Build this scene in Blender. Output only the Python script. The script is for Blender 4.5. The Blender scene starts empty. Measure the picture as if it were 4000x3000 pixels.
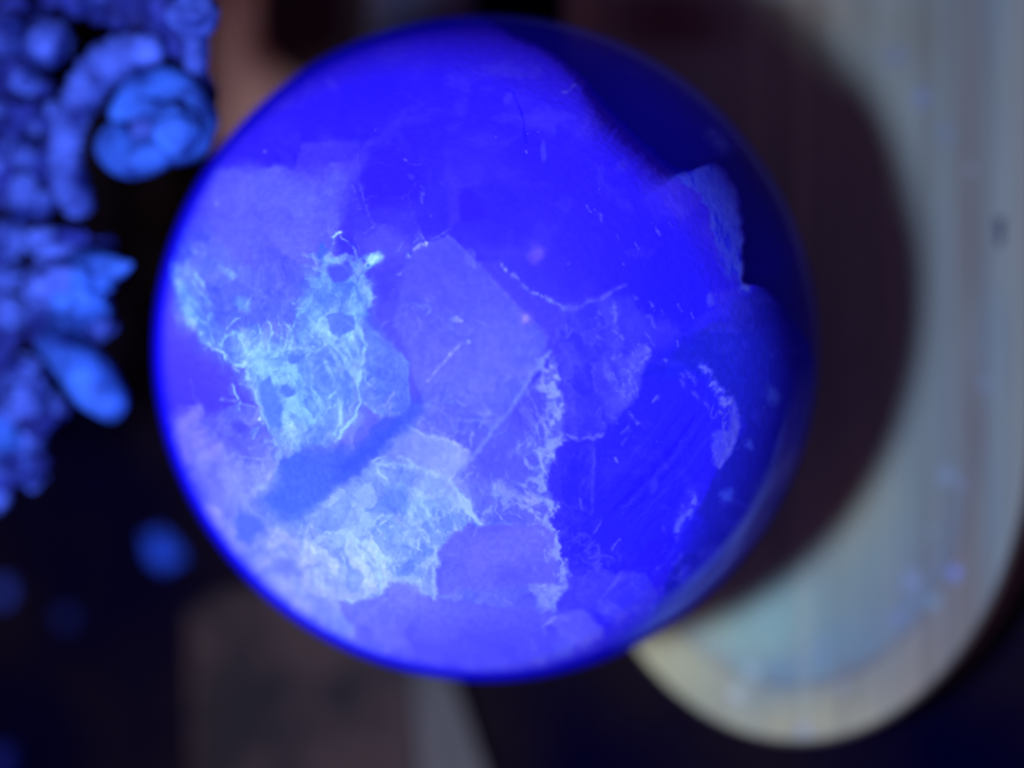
import bpy, bmesh, math, random
import numpy as np
from mathutils import Vector, noise as mnoise

S = 0.035                      # radius of the polished ball in metres; all lengths below are in ball radii times S
scene = bpy.context.scene
COL = scene.collection

# ------------------------------------------------------------------ camera
TILT = math.radians(25.0)
DIST = 5.5
FPX = 1311.0 / math.tan(math.asin(1.0 / DIST))        # focal length in photograph pixels (4000 wide)
XC = np.array([math.cos(TILT), 0.0, -math.sin(TILT)])
YC = np.array([0.0, 1.0, 0.0])
ZC = np.array([math.sin(TILT), 0.0, math.cos(TILT)])
CS = np.array([0.0, 0.0, 1.0])                        # centre of the ball, resting on the board top (z = 0)
CP = CS - XC * (-99.0 / FPX * DIST) - YC * (135.0 / FPX * DIST) + ZC * DIST
cam_data = bpy.data.cameras.new('camera')
cam_data.sensor_width = 36.0
cam_data.lens = 36.0 * FPX / 4000.0
cam_data.clip_start = 0.005
cam_data.clip_end = 50.0
cam_data.dof.use_dof = True
cam_data.dof.focus_distance = 4.68 * S
cam_data.dof.aperture_fstop = cam_data.lens / (0.25 * S * 1000.0)
cam = bpy.data.objects.new('camera', cam_data)
COL.objects.link(cam)
from mathutils import Matrix
cam.matrix_world = Matrix(((XC[0], YC[0], ZC[0], CP[0] * S), (XC[1], YC[1], ZC[1], CP[1] * S),
                           (XC[2], YC[2], ZC[2], CP[2] * S), (0, 0, 0, 1)))
scene.camera = cam

# ------------------------------------------------------------------ light: a dark room and one ultraviolet torch
world = bpy.data.worlds.new('World')
scene.world = world
world.use_nodes = True
bg = world.node_tree.nodes['Background']
bg.inputs[0].default_value = (0.088, 0.042, 0.165, 1)
bg.inputs[1].default_value = 1.0
LAMP = np.array([0.50, -0.804, 5.393])
ld = bpy.data.lights.new('ultraviolet_torch', 'POINT')
ld.energy = 2.3
ld.color = (0.32, 0.40, 1.0)
ld.shadow_soft_size = 0.24 * S
lo = bpy.data.objects.new('ultraviolet_torch', ld)
lo.location = tuple(LAMP * S)
COL.objects.link(lo)
scene.view_settings.view_transform = 'Standard'
scene.view_settings.look = 'None'
scene.view_settings.exposure = 0.0
scene.view_settings.gamma = 1.0
cy = scene.cycles
cy.use_denoising = True
cy.max_bounces = 6
cy.diffuse_bounces = 3
cy.volume_bounces = 3
cy.transparent_max_bounces = 12
cy.caustics_reflective = False
cy.caustics_refractive = False

# ------------------------------------------------------------------ helpers
def P(px, py, z):
    """Point of the horizontal plane z seen at a place of the photograph."""
    d = XC * (px - 2000.0) / FPX - YC * (py - 1500.0) / FPX - ZC
    return CP + d * (z - CP[2]) / d[2]
def to_face(p):
    v = p - CP
    d = -(v @ ZC)
    return 2000.0 + (v @ XC) / d * FPX, 1500.0 - (v @ YC) / d * FPX
def props(o, label=None, cat=None, group=None, kind=None):
    if label: o['label'] = label
    if cat: o['category'] = cat
    if group: o['group'] = group
    if kind: o['kind'] = kind
    return o
def empty(name, loc):
    o = bpy.data.objects.new(name, None)
    o.empty_display_size = 0.01
    o.location = tuple(np.asarray(loc) * S)
    COL.objects.link(o)
    return o
def mesh_obj(name, verts, faces, mat, parent=None, smooth=True, origin=None):
    """Link one mesh; verts are given in scene units and stored relative to the parent (or origin)."""
    v = np.asarray(verts, dtype=np.float64) * S
    base = np.zeros(3)
    if parent is not None: base = np.array(parent.location)
    elif origin is not None: base = np.asarray(origin) * S
    me = bpy.data.meshes.new(name)
    if isinstance(faces, np.ndarray):
        me.vertices.add(len(v)); me.vertices.foreach_set('co', (v - base).ravel().astype(np.float32))
        k = faces.shape[1]; n = len(faces)
        me.loops.add(n * k); me.loops.foreach_set('vertex_index', faces.ravel().astype(np.int32))
        me.polygons.add(n); me.polygons.foreach_set('loop_start', np.arange(0, n * k, k, dtype=np.int32))
        me.update(calc_edges=True); me.validate()
    else:
        me.from_pydata([tuple(p) for p in (v - base)], [], faces)
    me.polygons.foreach_set('use_smooth', [smooth] * len(me.polygons))
    me.update()
    if mat: me.materials.append(mat)
    o = bpy.data.objects.new(name, me)
    COL.objects.link(o)
    if parent is not None: o.parent = parent
    elif origin is not None: o.location = tuple(base)
    return o
def set_colour(o, rgb, name='mineral'):
    a = o.data.attributes.new(name, 'FLOAT_COLOR', 'POINT')
    c = np.ones((len(o.data.vertices), 4), np.float32); c[:, :3] = rgb
    a.data.foreach_set('color', c.ravel())
def lin(c):
    c = np.clip(np.asarray(c, np.float32), 0, 1)
    return np.where(c <= 0.04045, c / 12.92, ((c + 0.055) / 1.055) ** 2.4)
def material(name):
    m = bpy.data.materials.new(name); m.use_nodes = True
    nt = m.node_tree; nt.nodes.clear()
    out = nt.nodes.new('ShaderNodeOutputMaterial')
    return m, nt, out
def N(nt, t, **kw):
    n = nt.nodes.new(t)
    for k, v in kw.items():
        if k in n.inputs: n.inputs[k].default_value = v
        else: setattr(n, k, v)
    return n
def attr_material(name, attr, rough=0.6, bump=0.0, bscale=300.0, grain=0.0, gscale=(1, 1, 1), spec=0.1):
    m, nt, out = material(name)
    b = N(nt, 'ShaderNodeBsdfPrincipled'); b.inputs['Roughness'].default_value = rough
    b.inputs['Specular IOR Level'].default_value = spec
    a = N(nt, 'ShaderNodeAttribute', attribute_name=attr)
    last = a.outputs['Color']
    if bump or grain:
        tc = N(nt, 'ShaderNodeTexCoord'); mp = N(nt, 'ShaderNodeMapping')
        mp.inputs['Scale'].default_value = gscale
        nt.links.new(tc.outputs['Object'], mp.inputs['Vector'])
        no = N(nt, 'ShaderNodeTexNoise'); no.inputs['Scale'].default_value = bscale; no.inputs['Detail'].default_value = 6
        nt.links.new(mp.outputs[0], no.inputs['Vector'])
        if grain:
            mr = N(nt, 'ShaderNodeMapRange'); mr.inputs['To Min'].default_value = 1 - grain; mr.inputs['To Max'].default_value = 1 + grain
            nt.links.new(no.outputs['Fac'], mr.inputs['Value'])
            mx = N(nt, 'ShaderNodeVectorMath', operation='SCALE')
            nt.links.new(last, mx.inputs[0]); nt.links.new(mr.outputs[0], mx.inputs['Scale']); last = mx.outputs[0]
        if bump:
            bp = N(nt, 'ShaderNodeBump'); bp.inputs['Strength'].default_value = bump; bp.inputs['Distance'].default_value = 0.0005
            nt.links.new(no.outputs['Fac'], bp.inputs['Height']); nt.links.new(bp.outputs[0], b.inputs['Normal'])
    nt.links.new(last, b.inputs['Base Color'])
    nt.links.new(b.outputs[0], out.inputs['Surface'])
    return m
def mottled(name, c1, c2, scale, rough=0.6, bump=0.3, c3=None, spec=0.15, detail=5):
    m, nt, out = material(name)
    b = N(nt, 'ShaderNodeBsdfPrincipled'); b.inputs['Roughness'].default_value = rough
    b.inputs['Specular IOR Level'].default_value = spec
    tc = N(nt, 'ShaderNodeTexCoord')
    no = N(nt, 'ShaderNodeTexNoise'); no.inputs['Scale'].default_value = scale; no.inputs['Detail'].default_value = detail
    nt.links.new(tc.outputs['Object'], no.inputs['Vector'])
    cr = N(nt, 'ShaderNodeValToRGB')
    cr.color_ramp.elements[0].position = 0.36; cr.color_ramp.elements[0].color = (*c1, 1)
    cr.color_ramp.elements[1].position = 0.66; cr.color_ramp.elements[1].color = (*c2, 1)
    if c3:
        e = cr.color_ramp.elements.new(0.5); e.color = (*c3, 1)
    nt.links.new(no.outputs['Fac'], cr.inputs['Fac'])
    nt.links.new(cr.outputs[0], b.inputs['Base Color'])
    if bump:
        n2 = N(nt, 'ShaderNodeTexNoise'); n2.inputs['Scale'].default_value = scale * 3; n2.inputs['Detail'].default_value = 6
        nt.links.new(tc.outputs['Object'], n2.inputs['Vector'])
        bp = N(nt, 'ShaderNodeBump'); bp.inputs['Strength'].default_value = bump; bp.inputs['Distance'].default_value = 0.0008
        nt.links.new(n2.outputs['Fac'], bp.inputs['Height']); nt.links.new(bp.outputs[0], b.inputs['Normal'])
    nt.links.new(b.outputs[0], out.inputs['Surface'])
    return m
# ---------- mineral pattern of the polished ball: zones, fractures, veins and painted reflections, in face coordinates ----------
_rng=np.random.default_rng(11)
_T=_rng.random((256,256)).astype(np.float32)
def vnoise(x,y,s=0):
    xi=np.floor(x).astype(np.int32);yi=np.floor(y).astype(np.int32)
    fx=(x-xi).astype(np.float32);fy=(y-yi).astype(np.float32)
    fx=fx*fx*(3-2*fx);fy=fy*fy*(3-2*fy)
    a=(xi+s*37)&255;b=(yi+s*91)&255;a1=(a+1)&255;b1=(b+1)&255
    return (_T[a,b]*(1-fx)+_T[a1,b]*fx)*(1-fy)+(_T[a,b1]*(1-fx)+_T[a1,b1]*fx)*fy
def fbm(x,y,o=4,s=0):
    v=0;a=.5;t=0
    for i in range(o):
        v=v+a*vnoise(x,y,s+i);t+=a;a*=.55
        x,y=1.9*(x*.8+y*.6)+5.3,1.9*(-x*.6+y*.8)+1.7
    return v/t
def ridge(x,y,o=4,s=0):
    v=0;a=.5;t=0
    for i in range(o):
        v=v+a*(1-np.abs(2*vnoise(x,y,s+i)-1))**3;t+=a;a*=.6
        x,y=2.0*(x*.8+y*.6)+5.3,2.0*(-x*.6+y*.8)+1.7
    return v/t
def cells(x,y,seed=0):
    xi=np.floor(x).astype(np.int32);yi=np.floor(y).astype(np.int32)
    d1=np.full(x.shape,9.,np.float32);d2=d1.copy();idv=np.zeros(x.shape,np.float32)
    for i in (-1,0,1):
        for j in (-1,0,1):
            a=(xi+i+seed*17)&255;b=(yi+j+seed*29)&255
            px=xi+i+_T[a,b];py=yi+j+_T[b,a]
            d=np.hypot(px-x,py-y);n=d<d1
            d2=np.where(n,d1,np.minimum(d2,d));idv=np.where(n,_T[(a+7)&255,(b+3)&255],idv);d1=np.where(n,d,d1)
    return d2-d1,idv
def ss(a,b,x):
    t=np.clip((x-a)/(b-a),0,1);return t*t*(3-2*t)
def paint(U,V):
    U=U.astype(np.float32);V=V.astype(np.float32);N=len(U)
    C=np.empty((N,3),np.float32)
    n1=2.0*(fbm(U/27,V/27,4,1)-.5);n2=2.0*(fbm(U/27,V/27,4,5)-.5);m1=fbm(U/160,V/160,2,9)-.5;m2=fbm(U/160,V/160,2,13)-.5
    def rgb(c):return np.array(c,np.float32)/255
    def box(p,m):
        p=np.asarray(p,float);return np.nonzero((U>p[:,0].min()-m)&(U<p[:,0].max()+m)&(V>p[:,1].min()-m)&(V<p[:,1].max()+m))[0]
    def segd(x,y,p,closed):
        p=np.asarray(p,np.float32);q=np.roll(p,-1,0) if closed else p[1:];
        if not closed:p=p[:-1]
        d=np.full(x.shape,1e9,np.float32);ins=np.zeros(x.shape,bool);tt=np.zeros(x.shape,np.float32);L=len(p)
        for k,((ax,ay),(bx,by)) in enumerate(zip(p,q)):
            ex,ey=bx-ax,by-ay;t=np.clip(((x-ax)*ex+(y-ay)*ey)/(ex*ex+ey*ey+1e-6),0,1)
            e=np.hypot(x-ax-t*ex,y-ay-t*ey);n=e<d;d=np.where(n,e,d);tt=np.where(n,(k+t)/L,tt)
            if closed:
                c=((ay>y)!=(by>y))&(x<(bx-ax)*(y-ay)/(by-ay+1e-9)+ax);ins^=c
        return d,ins,tt
    def mask(p,soft,warp):
        i=box(p,soft*3+warp+30);x=U[i]+n1[i]*warp*2+m1[i]*warp*.5;y=V[i]+n2[i]*warp*2+m2[i]*warp*.5
        d,ins,_=segd(x,y,p,True);sf=soft*(.45+2.6*ss(.3,.8,fbm(U[i]/150+soft,V[i]/150,2,201)));return i,ss(-sf,sf,np.where(ins,d,-d))
    def poly(p,c,soft=8,warp=12,a=1.,c2=None,ax=None,edge=None,ew=8,ea=.6):
        i,m=mask(p,soft,warp);col=rgb(c)
        if c2 is not None:
            (x0,y0),(x1,y1)=ax;t=ss(0,1,((U[i]-x0)*(x1-x0)+(V[i]-y0)*(y1-y0))/((x1-x0)**2+(y1-y0)**2))[:,None];col=rgb(c)*(1-t)+rgb(c2)*t
        C[i]+=(col-C[i])*(m*a)[:,None]
        if edge is not None:line(list(p)+[p[0]],ew,edge,ea,warp)
    def line(p,w,c,a=1.,warp=10,rag=.6,taper=False):
        i=box(p,w*4+warp+30);x=U[i]+n1[i]*warp*2+m1[i]*warp;y=V[i]+n2[i]*warp*2+m2[i]*warp
        d,_,t=segd(x,y,p,False)
        r=1-rag+rag*2*ss(.35,.7,fbm(U[i]/22,V[i]/22,3,21))
        ww=w*(.5+vnoise(U[i]/40,V[i]/40,31));
        if taper:ww=ww*np.clip(np.sin(np.pi*np.clip(t,.02,.98)),.15,1)
        m=np.exp(-(d/ww)**2)*np.clip(r,0,1.3)*a
        C[i]+=(rgb(c)-C[i])*np.clip(m,0,1)[:,None]
    def spot(x0,y0,rx,ry,ang,c,a=1.,soft=.4,warp=6):
        i=box([(x0,y0)],max(rx,ry)*1.6+warp+10);x=U[i]+n1[i]*warp*2-x0;y=V[i]+n2[i]*warp*2-y0
        k=np.radians(ang);u=x*np.cos(k)+y*np.sin(k);v=-x*np.sin(k)+y*np.cos(k)
        d=np.hypot(u/rx,v/ry);m=1-ss(1-soft,1+soft,d);C[i]+=(rgb(c)-C[i])*(m*a)[:,None]
    def tex(p,amp,scale,ang,st,c,seed,soft=30,kind='r',lo=.45,hi=.85):
        i,m=mask(p,soft,15);k=np.radians(ang);x=U[i]+m1[i]*40;y=V[i]+m2[i]*40
        u=(x*np.cos(k)+y*np.sin(k))/scale/st;v=(-x*np.sin(k)+y*np.cos(k))/scale
        q=ridge(u,v,4,seed) if kind=='r' else fbm(u,v,5,seed)
        q=ss(lo,hi,q);C[i]+=(rgb(c)-C[i])*np.clip(m*q*amp,0,1)[:,None]
    def crack(p,scale,amp,c,seed,w=.06,soft=25,shade=.1):
        i,m=mask(p,soft,10);x=U[i]+n1[i]*22+m1[i]*50;y=V[i]+n2[i]*22+m2[i]*50
        e,idv=cells(x/scale,y/scale,seed)
        C[i]*=1+(m*(idv-.5)*2*shade)[:,None]*np.array([1,1,.0],np.float32)
        q=np.exp(-(e/w)**2)*ss(.35,.65,fbm(U[i]/60,V[i]/60,3,seed+3))
        C[i]+=(rgb(c)-C[i])*np.clip(m*q*amp,0,1)[:,None]
    # ---- large zones
    C[:]=rgb((44,28,252))
    def blob(x0,y0,rx,ry,c,a):
        m=np.exp(-(((U-x0)/rx)**2+((V-y0)/ry)**2))*a;C[:]+=(rgb(c)-C)*m[:,None]
    blob(950,2050,950,760,(118,122,255),1.)
    blob(1500,1500,600,560,(88,98,255),.75)
    blob(1300,2350,520,420,(120,132,255),.8)
    blob(2000,2450,420,260,(88,90,255),.6)
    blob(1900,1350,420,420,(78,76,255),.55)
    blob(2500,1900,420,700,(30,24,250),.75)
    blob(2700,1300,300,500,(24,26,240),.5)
    n=fbm(U/260,V/260,4,41);C+=(rgb((110,105,255))-C)*(ss(.5,.8,n)*.22)[:,None]
    n=fbm(U/200,V/300,4,47);C+=(rgb((34,20,250))-C)*(ss(.52,.8,n)*.30)[:,None]
    # top
    poly([(830,655),(1080,650),(1245,690),(1300,640),(1400,640),(1330,800),(1320,1000),(1250,1250),(900,1400),(740,1250),(680,1050),(720,850)],(96,102,255),42,8,.85)
    poly([(830,655),(1080,650),(1245,690),(1230,800),(900,830),(760,800)],(100,104,255),10,6,.35)
    poly([(680,900),(800,900),(900,1000),(1200,1150),(1250,1300),(1020,1450),(900,1400),(757,1281),(690,1180),(665,1020)],(92,125,255),70,20,.55)
    poly([(1180,560),(1330,545),(1400,570),(1440,560),(1440,640),(1385,700),(1300,660),(1250,700),(1150,680)],(78,68,255),14,6,.6)
    poly([(1440,600),(1620,520),(1660,780),(1520,810),(1440,810),(1425,780),(1405,700)],(46,28,252),14,6,.75)
    poly([(1378,859),(1440,850),(1516,880),(1500,925),(1440,937),(1385,915)],(62,56,252),10,8,.9)
    poly([(1410,940),(1500,880),(1600,940),(1600,1010),(1480,1040),(1400,1050)],(92,92,255),25,12,.6)
    poly([(1740,600),(1790,740),(1795,860),(1755,890),(1760,740)],(70,55,255),12,5,.6)
    poly([(1795,740),(1850,730),(1900,850),(1800,870)],(44,24,250),15,5,.6)
    # centre
    poly([(1629,962),(1756,919),(1870,1028),(1960,1130),(2039,1209),(2141,1317),(2123,1378),(2081,1456),(2051,1540),(2003,1588),(1900,1620),(1660,1600),(1600,1420),(1540,1250),(1587,1016)],(84,86,255),9,4,.85,(100,112,255),((1700,1000),(1850,1600)))
    poly([(1870,1028),(1955,1028),(2070,1140),(2205,1210),(2150,1317),(2039,1209)],(74,68,255),8,6,.6)
    line([(1750,920),(1870,1028),(1960,1130),(2141,1317)],7,(98,100,255),.5,3)
    # right of centre
    G=[(2200,1210),(2290,1175),(2330,1180),(2390,1140),(2400,1200),(2423,1329),(2459,1401),(2531,1341),(2534,1389),(2507,1474),(2495,1510),(2480,1570),(2411,1636),(2375,1673),(2339,1703),(2296,1715),(2236,1703),(2195,1650),(2180,1400)]
    poly(G,(60,58,252),9,8,.75)
    poly([(2330,1180),(2460,1150),(2560,1300),(2459,1401),(2423,1329)],(60,62,255),15,10,.6)
    tex(G,.5,60,70,1.8,(92,96,255),60,20,'f',.45,.75);crack(G,90,.4,(100,105,255),3,.05,20,.15)
    D1=[(2480,1570),(2500,1430),(2640,1430),(2760,1500),(2840,1650),(2780,1850),(2700,2000),(2450,2200),(2300,2250),(2200,2150),(2190,1800),(2330,1720)]
    poly(D1,(36,32,252),14,10,.85)
    for o,w,c,a in ((0,16,(28,18,225),.8),(34,9,(28,20,232),.7),(-40,10,(30,22,235),.5),(64,8,(52,50,255),.5),(17,8,(50,50,255),.5),(-70,8,(52,50,255),.35),(100,9,(28,20,235),.4)):
        line([(2740+o,1590+o),(2620+o,1760+o),(2460+o,1930+o),(2380+o,2010+o)],w,c,a,3,.3,True)
    # left violet zones
    P2=[(560,1100),(640,1080),(690,1180),(757,1285),(829,1370),(950,1440),(990,1510),(1016,1598),(930,1575),(841,1620),(800,1640),(775,1588),(700,1640),(640,1740),(560,1500)]
    poly(P2,(88,76,255),8,7,.95,(72,60,255),((700,1250),(700,1640)))
    poly([(650,1630),(775,1588),(880,1760),(980,1900),(1060,2000),(1200,2300),(1000,2300),(700,1900)],(120,122,255),18,6,.75)
    poly([(790,1640),(830,1610),(1016,1598),(1060,1640),(1090,1720),(1110,1840),(900,1780),(850,1740)],(86,88,255),9,8,.85)
    poly([(840,1640),(900,1590),(1010,1600),(1030,1650),(960,1660),(900,1700),(870,1700)],(112,120,255),12,10,.5)
    spot(940,1670,36,22,30,(72,76,252),.8,.6)
    poly([(900,1780),(1100,1840),(1070,1960),(950,1970),(900,1900)],(112,128,255),16,14,.5)
    # cyan cloudy zone
    CY=[(690,1080),(714,1203),(757,1281),(829,1368),(871,1384),(950,1438),(986,1504),(1016,1598),(1060,1700),(1090,1790),(1203,1743),(1311,1735),(1384,1629),(1408,1569),(1402,1504),(1414,1426),(1432,1347),(1414,1311),(1420,1250),(1440,1120),(1380,1050),(1300,1060),(1230,1150),(1190,1260),(1120,1380),(1000,1300),(900,1330),(800,1250),(760,1150)]
    poly(CY,(104,148,255),26,12,.85)
    poly([(1190,1100),(1270,980),(1400,1090),(1440,1180),(1410,1300),(1200,1300),(1170,1200)],(102,148,250),20,12,.7)
    poly([(990,1440),(1060,1380),(1140,1420),(1200,1500),(1300,1640),(1180,1680),(1060,1660),(1020,1580)],(126,190,255),22,16,.75)
    tex(CY,.7,60,72,2.6,(140,198,255),71,25,'f',.45,.68);tex(CY,.35,40,68,2.6,(142,205,255),72,25,'r',.45,.8)
    tex(CY,.75,52,62,1.8,(84,124,252),75,25,'f',.48,.62)
    tex([(670,940),(760,900),(830,1250),(1000,1350),(1200,1500),(980,1480),(829,1368),(720,1240)],.85,30,65,3,(140,205,255),77,20,'r',.4,.75)
    line([(690,1040),(700,1130),(730,1210),(760,1280),(829,1365),(871,1384),(950,1436),(986,1504),(1012,1590)],9,(160,225,255),.9,7,.8)
    line([(660,1000),(680,1080),(693,1105),(725,1190),(745,1230)],15,(140,205,255),.7,10,.8)
    spot(693,1102,13,10,0,(185,235,255),.9);spot(740,1215,15,26,-20,(160,225,255),.8);spot(950,1415,12,14,0,(190,240,255),.9)
    spot(905,1075,16,20,-30,(125,185,255),.8,.6);spot(945,1185,20,34,-35,(135,195,255),.8,.6);spot(880,1055,30,12,50,(115,165,255),.6,.8)
    for a,b in ((0,0),(38,-8),(80,4),(-40,10)):
        line([(1040+a,1240+b),(1062+a,1300+b),(1055+a,1360+b),(1030+a,1410+b)],8,(132,195,255),.6,5,.5,True)
    for a in (0,30,58,90,130):
        line([(1200+a,1290-a*.2),(1250+a,1350-a*.2),(1330+a*.7,1440-a*.1)],6,(142,200,255),.55,5,.6,True)
    def holes(al=1.):
        H=lambda p,c,s=6,w=6,a=.92:poly(p,c,s,w,a*al)
        H([(1283,1040),(1335,1036),(1372,1062),(1353,1094),(1305,1100),(1278,1076)],(72,82,246))
        H([(1275,1235),(1290,1300),(1330,1318),(1388,1290),(1380,1235),(1330,1215)],(84,116,248))
        H([(1022,1490),(1045,1472),(1062,1490),(1070,1535),(1105,1560),(1105,1640),(1090,1680),(1050,1650),(1015,1560)],(86,128,250))
        spot(1124,1527,27,25,0,(84,122,246),.9,.35);spot(1148,1402,24,18,0,(84,122,248),.9,.35);spot(1262,990,16,22,20,(70,100,225),.8,.5)
    spot(1254,966,10,12,0,(50,100,200),.8,.5);spot(1300,1018,9,9,0,(45,95,190),.8,.5);spot(1262,1178,14,10,0,(64,110,215),.7,.5);spot(1376,1150,9,12,0,(70,115,225),.7)
    poly([(1230,1140),(1300,1120),(1380,1130),(1370,1200),(1260,1210)],(92,135,245),14,14,.7)
    poly([(1225,1420),(1300,1400),(1330,1500),(1270,1510),(1200,1470)],(88,124,250),12,12,.6)
    spot(1195,1200,20,40,10,(88,118,250),.7,.5)
    tex([(1190,1000),(1440,1000),(1440,1320),(1180,1320)],.6,30,60,1.5,(132,192,255),83,30,'f',.46,.66);tex([(1190,1000),(1440,1000),(1440,1320),(1180,1320)],.3,24,60,1.3,(140,205,255),83,30,'r',.45,.8)
    holes()
    line([(1382,1230),(1400,1268),(1418,1311),(1432,1347),(1414,1426),(1402,1504),(1408,1569),(1384,1629),(1335,1689),(1311,1731)],6,(150,215,255),.95,5,.5)
    line([(1302,925),(1316,915),(1332,908)],8,(170,230,255),.9,3,.2);line([(1310,930),(1295,960),(1290,1000),(1285,1040)],5,(120,165,255),.7,8)
    line([(1335,920),(1375,960),(1392,1000),(1398,1050)],5,(115,155,255),.6,8)
    spot(1452,1018,18,32,35,(160,232,255),.95,.5,8);line([(1440,1046),(1455,1015),(1478,1003)],13,(165,235,255),.95,5,.3);line([(1440,1040),(1415,1075),(1400,1110)],9,(130,185,255),.8,5,.3);spot(1437,1035,5,6,0,(40,90,180),.9)
    line([(1400,1100),(1385,1130),(1400,1200),(1385,1235)],9,(140,205,255),.8,14,.5);line([(1420,1110),(1447,1160),(1440,1200),(1415,1240)],8,(125,180,255),.7,12,.5)
    line([(1190,1080),(1230,1090),(1225,1130),(1200,1180),(1180,1210)],7,(128,190,255),.8,8);line([(1275,1060),(1290,1120),(1285,1140)],6,(125,185,255),.7,6)
    line([(1180,1215),(1150,1260),(1130,1300),(1110,1345)],7,(128,190,255),.7,10);line([(1200,1230),(1262,1300),(1330,1380),(1400,1500)],6,(130,190,255),.7,5,.5)
    line([(1270,1290),(1300,1318),(1330,1312),(1370,1308),(1400,1270)],8,(150,215,255),.85,8,.4)
    line([(1030,1420),(1060,1395),(1110,1370),(1160,1360),(1220,1370),(1280,1330)],9,(150,215,255),.7,12,.6)
    line([(1100,1480),(1150,1450),(1190,1500),(1170,1560),(1140,1600)],9,(150,215,255),.6,16,.7)
    # facets right of the vein
    poly([(1420,1255),(1480,1290),(1600,1420),(1600,1580),(1560,1630),(1480,1620),(1410,1570),(1405,1500),(1435,1350)],(94,128,255),7,6,.85)
    poly([(1425,1240),(1470,1230),(1545,1385),(1500,1350)],(82,92,252),8,4,.7)
    line([(1425,1255),(1480,1318),(1545,1385)],5,(108,142,255),.5,3,.2)
    tex([(1420,1320),(1600,1430),(1590,1620),(1420,1560)],.5,30,45,2,(122,165,255),87,18,'r',.4,.75)
    line([(1460,1480),(1500,1540),(1470,1560)],6,(118,155,255),.6,6);line([(1405,1555),(1440,1590),(1470,1612)],6,(120,160,255),.7,3,.3)
    line([(1490,1625),(1545,1635),(1590,1600)],8,(112,155,255),.7,6);line([(1597,1490),(1600,1580),(1575,1620)],4,(110,140,255),.6,3)
    # lower band
    LB=[(1600,1590),(1700,1560),(2003,1588),(2120,1450),(2165,1400),(2178,1460),(2171,1520),(2202,1563),(2190,1623),(2205,1701),(2153,1774),(2159,1810),(2117,1870),(2147,1930),(2165,1985),(2138,2039),(2178,2081),(2171,2123),(2184,2178),(2214,2232),(2208,2292),(2171,2346),(2165,2383),(2000,2400),(1700,2330),(1480,2340),(1200,2300),(1050,2050),(1100,2030),(1400,1860)]
    poly(LB,(90,100,255),7,6,.85,(112,138,255),((2200,1800),(1300,2150)))
    poly([(1985,1611),(2100,1500),(2165,1420),(2200,1570),(2200,1700),(2120,1870),(2150,1960),(2135,2040),(1882,2054),(1780,1900),(1822,1816)],(82,86,255),8,6,.85)
    poly([(1985,1611),(2060,1530),(2120,1510),(2130,1600),(2050,1650)],(70,70,252),12,8,.6)
    poly([(1600,1590),(1700,1570),(1860,1600),(1985,1611),(1900,1700),(1822,1816),(1750,1719),(1659,1701),(1600,1660)],(92,98,255),12,8,.7)
    poly([(1750,1700),(1800,1680),(1880,1750),(1822,1800)],(76,78,252),10,6,.7)
    line([(2150,1370),(2081,1456),(1985,1611),(1942,1659),(1882,1738),(1822,1816),(1762,1885)],9,(104,118,255),.75,3,.3)
    line([(1620,1600),(1660,1580),(1720,1600),(1770,1640),(1780,1680)],6,(106,120,255),.5,6)
    edge=[(2165,1400),(2178,1460),(2171,1520),(2202,1563),(2190,1623),(2205,1701),(2153,1774),(2159,1810),(2117,1870),(2147,1930),(2165,1985),(2138,2039),(2178,2081),(2171,2123),(2184,2178),(2214,2232),(2208,2292),(2171,2346),(2165,2383)]
    E=lambda dx,w,a,c=(128,148,255):line([(x+dx,y) for x,y in edge],w,c,a,12,.95)
    E(-10,14,.8);E(-34,12,.55);E(-60,10,.35)
    tex([(2060,1480),(2190,1480),(2205,1700),(2120,1870),(2060,1860),(2030,1600)],.8,26,72,3,(132,150,255),91,16,'r',.38,.72)
    tex([(1940,1880),(2130,1880),(2160,2030),(2000,2050),(1850,2020)],.8,30,20,1.5,(122,142,255),93,20,'f',.48,.68)
    spot(1945,1910,24,34,60,(125,145,255),.8,.5);line([(1900,1900),(1990,1900),(2080,1960)],16,(108,120,255),.6,12)
    line([(1860,2040),(1930,2050),(2040,2045),(2130,2040)],10,(108,128,255),.7,8,.8)
    K1=[(1587,1659),(1659,1701),(1750,1719),(1834,1774),(1843,1792),(1768,1876),(1755,1876),(1689,1834),(1641,1822),(1545,1804),(1508,1792),(1540,1740)]
    poly(K1,(118,136,255),6,4,.9,(140,162,255),((1560,1700),(1800,1850)))
    line(K1[:5],6,(150,172,255),.8,4,.4);line([(1641,1822),(1660,1760),(1660,1710)],8,(130,145,255),.4,4)
    poly([(1420,1840),(1500,1790),(1600,1815),(1700,1840),(1800,1930),(1850,2010),(1760,2040),(1600,1920),(1500,1900),(1440,1960)],(116,148,255),12,12,.7)
    line([(1472,1812),(1545,1810),(1659,1828),(1762,1882),(1792,1924),(1822,1973),(1882,2051)],10,(140,178,255),.8,5,.4)
    poly([(1786,1924),(1816,1942),(1846,1996),(1885,2054),(1834,2015),(1798,1979)],(155,192,255),4,4,.95)
    poly([(1400,1900),(1450,1880),(1470,1960),(1455,1985),(1400,1985),(1380,1930)],(140,172,255),5,6,.85)
    poly([(1480,1960),(1530,1890),(1600,1900),(1615,2000),(1590,2045),(1500,2050),(1400,2055),(1400,1990),(1455,1990)],(88,124,255),8,8,.85)
    poly([(1600,1930),(1760,1960),(1820,2040),(1720,2130),(1690,2040),(1600,2060)],(98,136,255),12,10,.7)
    RK=[(1590,1930),(1740,1940),(1815,2020),(1820,2045),(1713,2141),(1698,2232),(1701,2330),(1600,2290),(1540,2270),(1560,2100)]
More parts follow.
